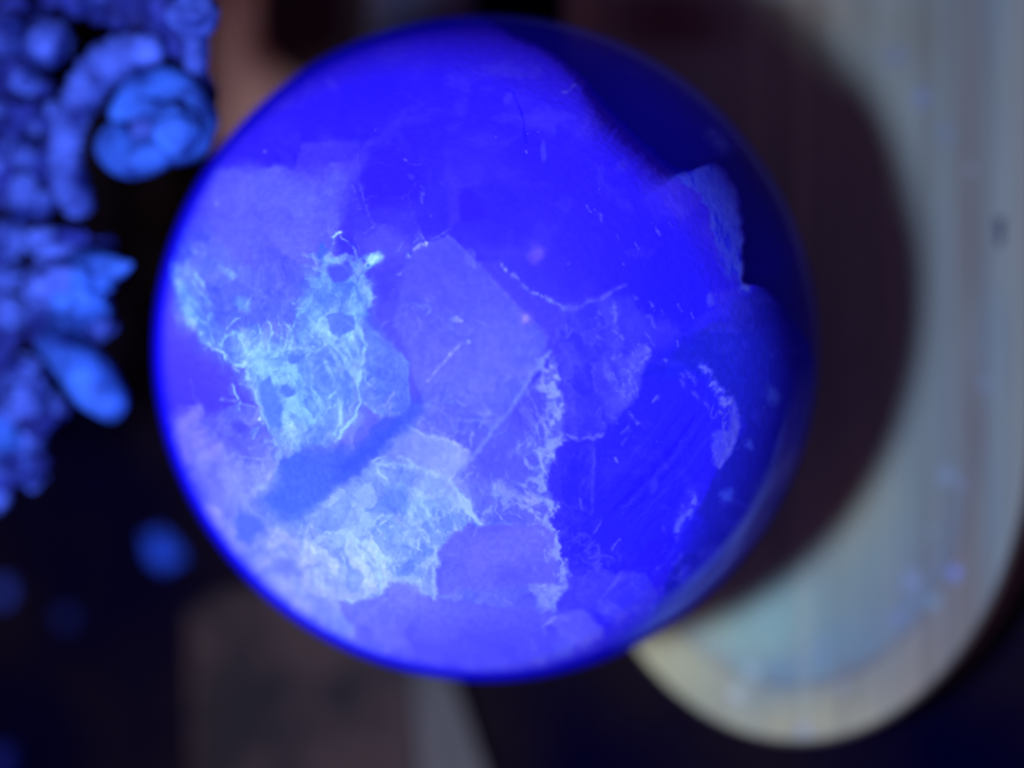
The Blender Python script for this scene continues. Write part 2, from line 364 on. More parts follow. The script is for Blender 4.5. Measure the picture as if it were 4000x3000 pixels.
    poly([(1613,2040),(1700,2090),(1713,2141),(1698,2232),(1701,2330),(1600,2290),(1540,2270),(1550,2150)],(108,146,255),10,10,.6)
    tex(RK,.8,30,75,1.5,(145,182,255),101,14,'r',.4,.72);tex(RK,.5,40,50,1,(84,118,250),103,14,'f',.5,.7)
    line([(1665,1980),(1680,2060),(1700,2120),(1713,2141),(1760,2110),(1820,2050)],9,(145,182,255),.7,8,.7)
    line([(1702,2330),(1696,2260),(1705,2190),(1700,2140)],10,(148,185,255),.9,5,.6);line([(1670,2190),(1672,2280)],8,(140,178,255),.7,8,.7)
    # violet facet lower centre
    K4=[(1822,2045),(1882,2054),(2020,2050),(2135,2045),(2170,2081),(2165,2178),(2190,2244),(2160,2292),(2081,2274),(1834,2304),(1706,2328),(1701,2232),(1716,2141),(1738,2117)]
    poly(K4,(90,90,255),6,5,.92,(100,100,255),((1760,2100),(1950,2300)))
    poly([(1850,2100),(2000,2060),(2120,2070),(2050,2180),(1900,2280),(1800,2250)],(112,112,255),40,10,.55)
    spot(1770,2280,60,50,0,(118,128,255),.7,.6,10);spot(1985,2178,24,10,25,(132,142,255),.8,.5);line([(2082,2170),(2092,2160),(2104,2153)],5,(142,155,255),.9,2,.1,True)
    line([(2130,2080),(2150,2160),(2160,2200)],12,(118,122,255),.7,8)
    poly([(2030,2200),(2130,2180),(2170,2300),(2060,2330)],(80,80,253),16,10,.6)
    poly([(2060,2280),(2120,2275),(2170,2290),(2200,2270),(2215,2310),(2170,2346),(2165,2385),(2110,2370),(2085,2330)],(118,138,255),8,8,.75)
    tex([(2060,2280),(2200,2270),(2215,2310),(2165,2385),(2085,2350)],.8,20,45,1,(145,170,255),107,8,'r',.4,.7)
    line([(2150,2180),(2190,2190),(2215,2230),(2205,2280),(2185,2310)],9,(125,142,255),.8,8,.6)
    # bright cloud lower left
    BC=[(1240,2060),(1370,2080),(1480,2150),(1545,2190),(1540,2260),(1485,2335),(1400,2340),(1322,2345),(1340,2412),(1376,2448),(1390,2500),(1300,2480),(1150,2350),(1050,2200),(1100,2080)]
    poly(BC,(134,156,255),16,12,.8)
    poly([(1240,2060),(1370,2080),(1480,2150),(1540,2190),(1535,2260),(1480,2335),(1400,2335),(1330,2300),(1260,2200)],(144,180,255),22,16,.8)
    tex([(1230,2050),(1480,2120),(1560,2220),(1480,2335),(1330,2310),(1250,2180)],.75,34,55,1.4,(170,215,255),111,16,'r',.4,.72)
    poly([(1355,2230),(1390,2205),(1425,2250),(1400,2310),(1370,2320),(1345,2290)],(116,150,255),7,6,.85)
    line([(1322,2335),(1360,2350),(1400,2340),(1430,2310),(1415,2260),(1392,2212)],8,(165,210,255),.8,6,.4)
    line([(1230,2065),(1300,2075),(1380,2090),(1440,2130),(1480,2165),(1530,2190),(1545,2190)],9,(165,210,255),.75,8,.5)
    line([(1470,2160),(1475,2230),(1470,2290),(1485,2330)],9,(160,205,255),.7,7,.5);line([(1545,2190),(1605,2180),(1612,2120),(1590,2060)],8,(145,185,255),.7,6,.5)
    poly([(1545,2185),(1610,2175),(1612,2080),(1560,2030),(1420,2060),(1480,2140)],(116,152,255),14,12,.6)
    poly([(1390,1990),(1500,2050),(1600,2060),(1500,2150),(1380,2090),(1280,2060),(1250,1990),(1330,1930)],(104,140,255),14,14,.55)
    poly([(1060,2190),(1120,2200),(1150,2260),(1080,2290),(1020,2240)],(112,128,255),18,10,.5)
    spot(1120,2220,60,38,20,(104,122,255),.55,.6)
    poly([(1030,2060),(1120,2050),(1230,2050),(1180,2110),(1100,2130),(1000,2120)],(138,165,255),14,12,.6)
    crack([(1000,1990),(1600,1880),(1620,2330),(1250,2330)],110,.55,(160,205,255),7,.045,20,.10)
    # bottom
    K6=[(1492,2304),(1535,2268),(1593,2275),(1651,2318),(1694,2335),(1900,2360),(2150,2390),(2120,2440),(1900,2520),(1640,2560),(1420,2510),(1391,2499),(1376,2448),(1340,2412),(1322,2351),(1376,2347),(1434,2333),(1481,2340)]
    poly(K6,(104,108,255),7,6,.85,(92,92,255),((1400,2400),(2000,2420)))
    poly([(1322,2351),(1376,2347),(1434,2333),(1420,2430),(1400,2500),(1376,2448),(1340,2412)],(108,114,255),6,5,.6)
    poly([(1600,2440),(1585,2490),(1615,2540),(1700,2600),(2100,2600),(2250,2500),(2100,2440),(1800,2450),(1700,2420)],(84,84,255),14,8,.75)
    poly([(1440,2510),(1600,2540),(1700,2600),(1550,2620),(1400,2560)],(84,84,255),14,8,.6)
    line([(1600,2440),(1585,2490),(1615,2545)],6,(120,126,255),.6,5)
    poly([(2107,2456),(2157,2405),(2193,2401),(2150,2435)],(128,140,255),5,3,.85);line([(1990,2480),(2060,2470),(2110,2455)],6,(112,118,255),.5,3)
    poly([(2345,2345),(2370,2290),(2440,2240),(2519,2239),(2570,2311),(2584,2383),(2450,2400),(2300,2410),(2200,2440)],(58,58,255),9,6,.8)
    tex([(2345,2345),(2440,2240),(2519,2239),(2570,2311),(2584,2383),(2400,2400)],.6,26,30,2.5,(84,90,255),117,10,'r',.4,.75)
    poly([(2200,2250),(2340,2220),(2440,2240),(2345,2345),(2230,2420),(2190,2400)],(72,70,255),16,14,.6)
    line([(2430,2235),(2390,2290),(2340,2350)],4,(92,96,255),.6,2,.2)
    tex([(2200,2060),(2400,2100),(2450,2240),(2330,2330),(2220,2250)],.6,40,130,2,(82,80,255),119,25,'r',.4,.75)
    poly([(2193,2440),(2260,2400),(2400,2395),(2560,2400),(2480,2490),(2300,2490)],(38,30,252),12,6,.8)
    poly([(2193,2485),(2244,2490),(2235,2560),(2180,2575),(2150,2540)],(86,98,255),8,8,.75);spot(2120,2560,60,22,-20,(74,78,255),.5,.6)
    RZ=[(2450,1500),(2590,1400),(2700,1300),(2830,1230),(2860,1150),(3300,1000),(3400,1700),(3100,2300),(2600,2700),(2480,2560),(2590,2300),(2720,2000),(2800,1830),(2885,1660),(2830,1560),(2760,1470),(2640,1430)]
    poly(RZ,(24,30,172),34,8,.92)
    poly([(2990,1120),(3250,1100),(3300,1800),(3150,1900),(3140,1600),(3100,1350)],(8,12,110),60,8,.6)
    poly([(3120,1650),(3180,1800),(2900,2300),(2600,2560),(2480,2620),(2560,2480),(2780,2250),(2960,2000)],(58,80,190),50,8,.8)  # pale arc: the lit board refracted along the rim, painted in
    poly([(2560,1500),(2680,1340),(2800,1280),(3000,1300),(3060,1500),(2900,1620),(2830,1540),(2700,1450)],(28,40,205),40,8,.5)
    # right-hand fracture patches
    for x,y,r in ((3020,1545,26),(2925,1733,16),(2840,1930,20)):spot(x,y,r,r*1.3,-20,(58,84,225),.8,.7,10)
    PK=[(2600,690),(2700,620),(2770,560),(2840,560),(2880,640),(2905,800),(2920,900),(2925,1130),(2900,1125),(2870,1060),(2850,1100),(2820,1020),(2760,800),(2690,720)]
    poly(PK,(50,70,255),12,12,.85);tex(PK,.6,38,75,2.4,(66,88,255),121,14,'r',.4,.8);tex(PK,.6,17,78,3.2,(14,18,190),123,14,'f',.54,.72);line([(2878,620),(2905,780),(2920,900),(2922,1020),(2915,1125)],9,(80,102,255),.7,4,.5)
    poly([(2880,1040),(2915,1000),(2920,1120),(2900,1130)],(62,80,255),6,4,.8);poly([(2812,900),(2822,860),(2830,940),(2815,930)],(22,22,200),5,3,.7)
    spot(2775,1170,16,26,10,(78,86,255),.6,.6)
    for p in ([(2745,1440),(2775,1500),(2810,1530),(2835,1590)],[(2760,1450),(2800,1520),(2850,1580)]):line(p,15,(96,106,255),.9,7,.85)
    for x,y in ((2668,1470),(2690,1462),(2712,1485),(2660,1500),(2720,1540),(2762,1580)):spot(x,y,9,19,-28,(74,78,255),.65,.6,8)
    poly([(2858,1590),(2870,1580),(2890,1670),(2850,1690)],(88,96,255),6,5,.8);poly([(2780,1690),(2850,1680),(2885,1640),(2880,1720),(2850,1790),(2810,1835),(2790,1780)],(72,80,252),5,5,.8)
    line([(2880,1670),(2860,1740),(2812,1825),(2788,1800)],7,(84,88,255),.75,5,.5);line([(2782,1700),(2786,1760),(2800,1810)],6,(74,76,255),.7,4)
    tex([(2790,1560),(2895,1600),(2870,1760),(2800,1840),(2770,1700)],.7,20,110,2,(88,96,255),131,10,'r',.4,.7)
    line([(2712,1950),(2690,1990),(2665,2030),(2650,2075)],20,(86,96,255),.85,8,.75);line([(2640,2100),(2620,2160),(2600,2200)],7,(62,60,255),.5,8)
    spot(2555,1900,14,30,15,(66,66,255),.6,.6);spot(2407,1797,5,14,-20,(104,110,255),.8,.5,2);spot(2600,1412,6,10,0,(92,96,255),.6)
    poly([(2400,1400),(2450,1400),(2500,1350),(2530,1340),(2520,1440),(2480,1560),(2430,1540)],(84,88,255),10,9,.6)
    for p in ([(2387,1200),(2410,1290),(2425,1330)],[(2430,1390),(2460,1410),(2480,1450),(2500,1430),(2532,1360)],[(2395,1460),(2410,1520),(2440,1560)],[(2460,1450),(2450,1500),(2475,1540)]):line(p,9,(98,104,255),.75,10,.8)
    tex([(2380,1400),(2520,1340),(2530,1420),(2480,1570),(2400,1560)],.8,22,75,2.5,(100,108,255),133,12,'r',.4,.72)
    line([(2205,1210),(2260,1205),(2300,1178),(2350,1165),(2400,1130),(2440,1110)],9,(88,88,255),.75,5,.4)
    line([(2210,1210),(2185,1290),(2160,1350),(2150,1380)],9,(84,86,255),.6,5,.5);line([(2200,1700),(2260,1715),(2320,1708),(2350,1695)],8,(92,98,255),.75,6,.5)
    line([(2318,1720),(2320,1800),(2312,1900),(2316,2000)],5,(72,70,255),.7,3,.6);line([(2480,1160),(2510,1210),(2550,1260),(2565,1285)],8,(78,80,255),.6,8,.9)
    tex([(2200,1750),(2330,1730),(2320,2000),(2400,2200),(2220,2150),(2160,1900)],.5,50,80,2,(66,64,255),137,25,'r',.42,.8)
    # veins and painted lamp reflections of the upper half
    line([(1955,1028),(1978,1050),(2030,1100),(2070,1140),(2120,1160),(2150,1175),(2190,1200),(2205,1210)],6,(104,112,255),.85,5,.85)
    for x,y in ((1960,1035),(1978,1052),(2100,1150),(2116,1158),(2132,1163),(2148,1172)):spot(x,y,5,9,-25,(130,145,255),.7,.5,4)
    line([(1587,1012),(1592,1000),(1611,980),(1641,956),(1671,950),(1719,919),(1756,893)],5,(122,138,255),.85,3,.8);spot(1670,950,8,6,0,(155,180,255),.9);spot(1602,992,4,6,30,(30,40,160),.8,.4,2);spot(1594,1001,6,7,30,(140,165,255),.8)
    line([(1671,1492),(1707,1444),(1762,1384),(1798,1347),(1834,1332)],5,(128,142,255),.9,3,.5);spot(1833,1334,6,8,0,(160,185,255),.9);spot(1762,1384,5,6,0,(150,170,255),.8)
    spot(1774,1248,20,12,10,(124,142,255),.85,.5,10);spot(1803,1250,6,6,0,(135,155,255),.8);spot(1760,1278,14,10,40,(112,128,255),.6,.6,8);spot(1835,1298,10,14,20,(100,112,255),.5)
    line([(1610,1190),(1650,1200),(1670,1170),(1676,1220)],7,(104,120,255),.6,12,.7);tex([(1560,1180),(1680,1160),(1720,1260),(1600,1320),(1540,1260)],.6,24,70,1.4,(112,128,255),141,20,'r',.42,.75)
    spot(2054,1245,12,14,0,(190,165,255),.95,.6,2);spot(2054,1245,26,26,0,(125,112,255),.5,.8,2);spot(2096,992,28,34,0,(108,86,255),.85,.7,6);spot(2225,1030,9,5,0,(80,72,255),.7)  # the pinkish spots are lamp reflections painted into the colour
    spot(1034,592,5,5,0,(150,150,255),.9,.5,1);spot(847,796,5,7,0,(130,140,255),.9,.5,1);spot(1170,760,8,5,0,(104,108,255),.6)
    line([(1984,350),(2002,362),(2025,410),(2043,470),(2050,520),(2056,560)],4,(26,14,215),.85,2,.2);spot(1984,385,14,24,20,(66,58,255),.7,.7);spot(2056,592,4,7,-15,(110,110,255),.8)
    spot(2123,590,11,38,0,(70,66,255),.8,.5,3);spot(2158,505,10,26,-10,(62,56,255),.6,.7);line([(2200,362),(2225,350),(2245,328)],5,(92,96,255),.8,4,.5);spot(1905,350,22,16,0,(58,46,255),.5,.8);spot(1295,325,26,14,60,(66,56,255),.5,.8)
    line([(1575,620),(1600,640),(1640,645)],6,(72,62,255),.7,5);spot(1582,625,6,5,0,(88,80,255),.8);spot(1610,690,14,10,0,(70,60,255),.6);spot(2430,650,16,24,30,(64,58,255),.5,.8)
    for x,y,l in ((2330,845,20),(2345,855,14),(2560,890,22),(2575,905,14),(2490,960,12),(2420,930,14),(2430,1015,12),(2620,880,10),(2300,820,14),(2650,1340,12),(2700,1230,10),(2660,1205,12),(2545,1195,14),(2590,1215,10)):
        line([(x-l*.5,y-l),(x+l*.5,y+l)],4,(86,86,255),.65,6,.8)
    for x,y,l in ((1395,950,30),(1640,770,20),(1650,745,12),(1385,770,40)):line([(x,y-l),(x+6,y+l)],6,(96,98,255),.5,12,.7)
    line([(1400,600),(1405,700),(1430,800),(1445,850),(1470,890)],5,(80,74,255),.6,6,.6);line([(1275,850),(1285,900),(1300,925)],5,(102,112,255),.6,6)
    line([(745,1480),(760,1560),(775,1588)],5,(94,92,255),.6,4);line([(700,1590),(775,1588)],5,(105,105,255),.7,3);line([(865,1560),(930,1572),(1016,1598)],5,(120,135,255),.75,4,.5)
    line([(775,1588),(800,1640),(850,1720),(880,1790),(910,1850),(950,1900)],7,(110,118,255),.65,8,.7);line([(905,1775),(960,1783),(1060,1800)],6,(125,145,255),.6,5)
    spot(1013,1632,6,7,0,(170,205,255),.9);spot(1045,1648,7,5,0,(150,190,255),.7)
    line([(1075,1700),(1090,1740),(1100,1790),(1075,1860)],8,(130,175,255),.7,12,.7);line([(1010,1735),(1085,1720),(1150,1780)],6,(125,160,255),.6,8)
    # milky haze spreading from the lower left, and the bright knot of the cyan zone
    for x0,y0,rx,ry,c,a in ((1330,2220,340,210,(172,212,255),.8),(1120,2180,300,360,(158,186,255),.82),(1480,2020,340,220,(138,184,255),.6),(1090,1430,120,80,(140,205,255),.5),(1180,1560,170,150,(124,184,255),.35),
                            (730,1150,70,130,(130,190,255),.35),(1310,1270,110,150,(120,175,255),.25),(1230,2390,290,160,(156,178,255),.75),(950,2200,240,200,(130,146,255),.5),(1900,2500,330,120,(96,100,255),.4),(1600,1750,240,120,(120,140,255),.25)):
        m=np.exp(-(((U-x0+n1*30)/rx)**2+((V-y0+n2*30)/ry)**2))*a*(.55+.9*fbm(U/90,V/90,4,211));C[:]+=(rgb(c)-C)*np.clip(m,0,1)[:,None]
    for p,sc,am,sd,cc in ((LB,120,.45,13,(140,168,255)),([(620,1650),(1000,1750),(1100,2050),(1300,2500),(1000,2350),(700,1950)],130,.3,17,(140,150,255)),(BC,70,.4,19,(175,215,255)),
                          ([(1840,1860),(2140,1860),(2170,2050),(1890,2050)],60,.4,23,(128,148,255)),([(1430,1600),(1700,1500),(2000,1600),(1850,1900),(1500,1880)],110,.35,29,(125,145,255)),(CY,80,.2,31,(150,212,255)),
                          ([(1200,600),(1700,560),(1750,950),(1300,1050)],160,.25,37,(96,92,255)),([(2200,1700),(2700,1700),(2700,2300),(2250,2400)],150,.3,39,(62,62,255))):
        crack(p,sc,am,cc,sd,.032,30,.05)
    # crystalline flakes, haze and broken light inside the cloudy parts
    wh=ss(.26,.5,C[:,1])
    x=U+m1*120+n1*16;y=V+m2*120+n2*16
    for sc,an,am,sd in ((110,0,.10,171),(48,1,.09,173),(26,2,.07,177)):
        k=.9+an*.5;u=(x*np.cos(k)+y*np.sin(k))/sc/1.9;v=(-x*np.sin(k)+y*np.cos(k))/sc
        e,idv=cells(u,v,sd);C*=1+((idv-.5)*2*am*wh)[:,None]*np.array([1,.8,0],np.float32)
    q=ss(.5,.75,fbm(x/34,y/60,5,181))*wh*.4;C+=(np.minimum(C*np.array([1.14,1.17,1],np.float32)+.02,1)-C)*q[:,None]
    q=ss(.5,.75,fbm(x/50+9,y/44,5,187))*wh*.45;C+=(C*np.array([.78,.84,1],np.float32)-C)*q[:,None]
    q=ss(.62,.85,ridge(x/46,y/90,3,191))*wh*.22;C+=(rgb((145,190,255))-C)*q[:,None]
    q=ss(.55,.8,fbm(U/120+m1*2,V/90,5,195))*(1-wh)*.22;C+=(rgb((88,84,255))-C)*q[:,None]
    # many fine angular splinters with pale edges in the broken lower middle
    for (x0,y0,x1,y1,num,sd,cc) in ((1500,1560,2150,2060,70,5,(138,160,255)),(1150,1950,1700,2330,60,6,(170,212,255)),(1750,2060,2180,2600,40,7,(122,134,255)),(2200,1150,2560,1720,26,8,(92,98,255)),(2230,1950,2700,2450,20,9,(80,82,255)),(780,1600,1120,1950,14,10,(130,146,255)),(1350,850,1900,1300,16,12,(108,120,255)),(900,1150,1420,1700,40,14,(145,205,255))):
        rg=np.random.default_rng(sd)
        for k in range(num):
            cx=rg.uniform(x0,x1);cy_=rg.uniform(y0,y1);a=rg.choice([-.9,.65,1.35,2.3])+rg.normal()*.22;l=rg.uniform(18,75);b=l*rg.uniform(.15,.5)
            ca,sa=np.cos(a),np.sin(a);q=[(cx,cy_),(cx+l*ca,cy_+l*sa),(cx+l*.6*ca-b*sa,cy_+l*.6*sa+b*ca),(cx+l*.1*ca-b*.7*sa,cy_+l*.1*sa+b*.7*ca)]
            if k%3: poly(q,cc if k%2 else tuple(int(v*.72) if i<2 else 255 for i,v in enumerate(cc)),5,7,float(rg.uniform(.15,.45)))
            line([q[0],q[1]],4,cc,float(rg.uniform(.35,.8)),5,.8)
    BT=[(1380,2360),(1700,2350),(2180,2300),(2500,2380),(2450,2500),(2100,2640),(1700,2630),(1420,2540)]
    tex(BT,.55,110,20,1.5,(118,124,255),231,30,'f',.45,.7);tex(BT,.5,80,35,1.4,(66,62,252),233,30,'f',.52,.75);tex(K4,.5,90,60,1.3,(118,120,255),235,20,'f',.45,.7)
    tex([(1000,1750),(1300,2500),(1500,2560),(1100,2500),(620,1900),(640,1700)],.5,90,60,2,(150,168,255),237,40,'f',.45,.7);tex([(700,1700),(1000,1950),(1200,2400),(900,2300)],.4,70,60,2,(92,98,255),239,40,'f',.52,.72)
    tex([(720,700),(1300,700),(1300,1200),(720,1150)],.4,130,60,1.6,(112,124,255),241,60,'f',.45,.75);tex([(1650,1000),(2100,1300),(2000,1580),(1650,1560)],.4,110,50,1.6,(104,108,255),243,40,'f',.45,.75)
    # crisp facet edges and glints lying on top of the haze
    poly(K1,(122,142,255),5,5,.55,(146,172,255),((1560,1700),(1800,1850)));line(K1[:5],6,(156,182,255),.8,5,.5)
    poly([(1786,1924),(1816,1942),(1846,1996),(1885,2054),(1834,2015),(1798,1979)],(165,205,255),4,4,.95)
    poly([(1400,1900),(1450,1880),(1470,1960),(1455,1985),(1400,1985),(1380,1930)],(150,188,255),5,6,.7)
    poly([(1490,1970),(1530,1900),(1590,1905),(1600,1990),(1540,2010)],(86,122,255),10,8,.6)
    poly([(1690,1985),(1760,2000),(1800,2050),(1740,2090),(1700,2060)],(84,120,252),8,8,.5)
    poly(K4,(88,86,255),5,6,.6,(98,98,255),((1760,2100),(1950,2300)));poly([(1850,2110),(2000,2070),(2110,2080),(2040,2180),(1900,2270),(1810,2240)],(112,114,255),45,10,.5)
    poly(K6,(100,102,255),6,8,.6,(90,88,255),((1400,2400),(2000,2420)))
    poly([(1600,2445),(1588,2490),(1618,2545),(1700,2600),(2050,2600),(2200,2500),(2000,2450),(1800,2460)],(80,78,255),16,8,.6)
    poly([(1985,1611),(2060,1530),(2110,1540),(2130,1620),(2060,1700),(2000,1680)],(74,72,252),16,10,.55)
    poly([(1850,1690),(1950,1700),(2060,1800),(2060,1860),(1900,1880),(1810,1840)],(84,86,255),20,12,.5)
    for q in (5,26,48):line([(x-q,y) for x,y in edge],9 if q<10 else 8,(134,156,255),.85 if q<10 else .5,12,.95)
    poly([(2125,1760),(2150,1720),(2195,1700),(2180,1745),(2155,1780)],(142,165,255),4,4,.7);poly([(2095,1755),(2112,1765),(2125,1830),(2140,1860),(2110,1830)],(150,176,255),3,4,.7);poly([(2040,1780),(2062,1800),(2072,1825),(2050,1815)],(138,160,255),3,4,.7)
    line([(1476,1812),(1545,1812),(1659,1830),(1762,1885),(1792,1924),(1822,1973),(1882,2051)],7,(150,190,255),.7,6,.6)
    line([(1230,2065),(1300,2075),(1380,2090),(1440,2130),(1480,2165),(1530,2190),(1545,2190)],6,(175,222,255),.85,10,.6)
    line([(1322,2335),(1360,2352),(1400,2342),(1430,2312),(1440,2270),(1470,2250)],6,(176,222,255),.8,8,.5);line([(1478,2165),(1470,2230),(1480,2290),(1490,2332)],7,(170,218,255),.8,10,.6)
    line([(1545,2190),(1608,2180),(1613,2120),(1600,2060),(1560,2010)],6,(150,192,255),.7,8,.6);line([(1605,2185),(1545,2215),(1550,2270)],5,(150,192,255),.6,6)
    line([(1702,2330),(1696,2260),(1705,2190),(1700,2140),(1660,2090)],7,(155,195,255),.85,8,.7)
    tex([(1480,2160),(1548,2190),(1550,2260),(1490,2330),(1460,2240)],.6,16,60,1.2,(180,228,255),221,8,'r',.45,.8)
    tex([(1640,1900),(1780,1930),(1830,2040),(1740,2120),(1690,2080)],.7,22,58,2.2,(158,196,255),223,10,'r',.42,.75)
    poly([(1390,2215),(1425,2250),(1402,2312),(1368,2322),(1346,2290),(1358,2235)],(118,152,255),6,7,.65)
    line([(714,1203),(757,1281),(829,1368),(871,1384),(950,1438),(986,1504),(1012,1590),(1030,1650)],6,(155,215,255),.5,7,.8)
    line([(1390,1245),(1414,1311),(1432,1347),(1414,1426),(1402,1504),(1408,1569),(1384,1629),(1335,1689)],5,(150,212,255),.6,6,.6)
    poly([(1018,1480),(1048,1472),(1070,1500),(1100,1570),(1100,1650),(1060,1680),(1025,1600)],(86,128,252),7,8,.6)
    tex([(1010,1400),(1140,1400),(1250,1560),(1250,1650),(1120,1640),(1060,1500)],.6,26,48,2,(150,222,255),227,14,'f',.5,.64)
    line([(1200,1235),(1262,1300),(1320,1370),(1400,1480)],5,(140,200,255),.6,5,.5);line([(1240,1340),(1290,1400),(1330,1450)],8,(84,122,250),.7,5,.4,True);line([(1275,1330),(1330,1400),(1350,1440)],6,(84,122,250),.6,5,.4,True)
    line([(1475,1320),(1560,1400)],4,(84,104,252),.5,3,.2)
    poly([(1110,1990),(1190,2035),(1260,2010),(1330,1930),(1400,1930),(1360,2000),(1280,2060),(1180,2060)],(112,150,255),14,12,.5)
    line([(2150,1370),(2081,1456),(1985,1611),(1942,1659),(1882,1738),(1822,1816),(1765,1880)],7,(112,130,255),.75,3,.3)
    line([(1620,1605),(1660,1580),(1720,1600),(1775,1640),(1785,1690)],5,(118,136,255),.5,6);line([(1860,1620),(1930,1615),(1970,1650)],6,(118,136,255),.5,6,.7);line([(1790,1640),(1830,1650),(1870,1640)],6,(120,138,255),.5,6,.7)
    line([(1775,1725),(1800,1740),(1830,1765)],6,(170,195,255),.8,4,.6)
    line([(1540,1830),(1500,1815),(1472,1812),(1480,1845),(1510,1870)],6,(165,210,255),.7,6,.5);line([(1560,1780),(1600,1800),(1640,1830)],6,(155,195,255),.6,6,.6)
    poly([(1395,2445),(1440,2440),(1420,2500),(1395,2490)],(98,104,255),8,6,.6);poly([(1440,2430),(1540,2440),(1560,2530),(1460,2510)],(116,122,255),16,8,.5)
    for x0,y0,rx,ry,c,a in ((1760,2390,120,40,(108,114,255),.5),(1900,2300,160,70,(106,110,255),.5),(2030,2380,90,40,(96,100,255),.5),(1690,2470,90,50,(110,116,255),.45),(2000,2250,90,50,(78,78,252),.5)):
        m=np.exp(-(((U-x0+n1*25)/rx)**2+((V-y0+n2*25)/ry)**2))*a;C[:]+=(rgb(c)-C)*m[:,None]
    spot(1120,2215,55,36,20,(100,118,255),.55,.6);spot(940,1670,34,22,25,(74,76,252),.7,.6)
    line([(2205,2080),(2215,2160),(2260,2200),(2330,2190)],12,(72,70,255),.5,14,.8);line([(2300,2230),(2350,2160),(2420,2180)],14,(80,78,255),.5,14,.8)
    line([(2190,2270),(2260,2330),(2340,2280)],14,(78,76,255),.45,14,.8)
    # soft dark-blue lens with blurred rim
    poly([(1589,1635),(1540,1690),(1456,1774),(1384,1858),(1275,1930),(1251,1979),(1179,2027),(1112,2033),(1046,2003),(1016,1954),(1070,1882),(1100,1798),(1203,1743),(1384,1748),(1444,1690),(1492,1628)],(66,104,252),22,8,.88,(66,90,252),((1150,1950),(1550,1650)));line([(1620,1610),(1540,1680),(1450,1760),(1350,1830)],34,(52,84,252),.75,4,.05)
    poly([(1589,1600),(1650,1560),(1610,1640),(1540,1700)],(72,96,255),18,4,.7)
    poly([(937,1985),(918,2040),(925,2110),(974,2120),(1030,2055),(1020,2020),(962,2005)],(82,112,255),9,5,.85)
    line([(965,1960),(985,2000),(1040,2030),(1050,2010)],6,(135,165,255),.7,4,.4);line([(1000,1910),(1030,1890),(1045,1900)],9,(145,180,255),.6,6)
    line([(1460,1800),(1475,1785),(1510,1780),(1470,1830)],6,(150,190,255),.8,5,.5);line([(1275,1950),(1280,2000),(1310,1990),(1340,1940)],6,(130,170,255),.6,10)
    line([(1235,2030),(1270,1990),(1330,1960),(1400,1900)],6,(130,165,255),.5,12)
    holes(.7)
    # pinprick crystals
    h=_T[(U/7).astype(np.int32)&255,(V/7).astype(np.int32)&255]*_T[(V/7).astype(np.int32)*3&255,(U/7).astype(np.int32)*5&255]
    q=(h>.972)*.22;C+=(rgb((150,175,255))-C)*q[:,None]
    # fine grain and mottling
    g=fbm(U/14,V/14,3,151)-.5;C*=(1+g*.16)[:,None]*np.array([1,1,.2],np.float32)+np.array([0,0,.8],np.float32)
    return np.clip(C,0,1)

# ------------------------------------------------------------------ table
TZ = -0.48
tm = mottled('dark_table_wood', (0.0, 0.0, 0.010), (0.022, 0.013, 0.006), 16.0, 0.8, 0.0, spec=0.0)
g = 60
tv = [((i / g - .5) * 60, (j / g - .5) * 60, TZ) for j in range(g + 1) for i in range(g + 1)]
tf = [(j * (g + 1) + i, j * (g + 1) + i + 1, (j + 1) * (g + 1) + i + 1, (j + 1) * (g + 1) + i) for j in range(g) for i in range(g)]
props(mesh_obj('table_top', tv, tf, tm, smooth=False), 'near black wooden table top under everything', kind='structure')

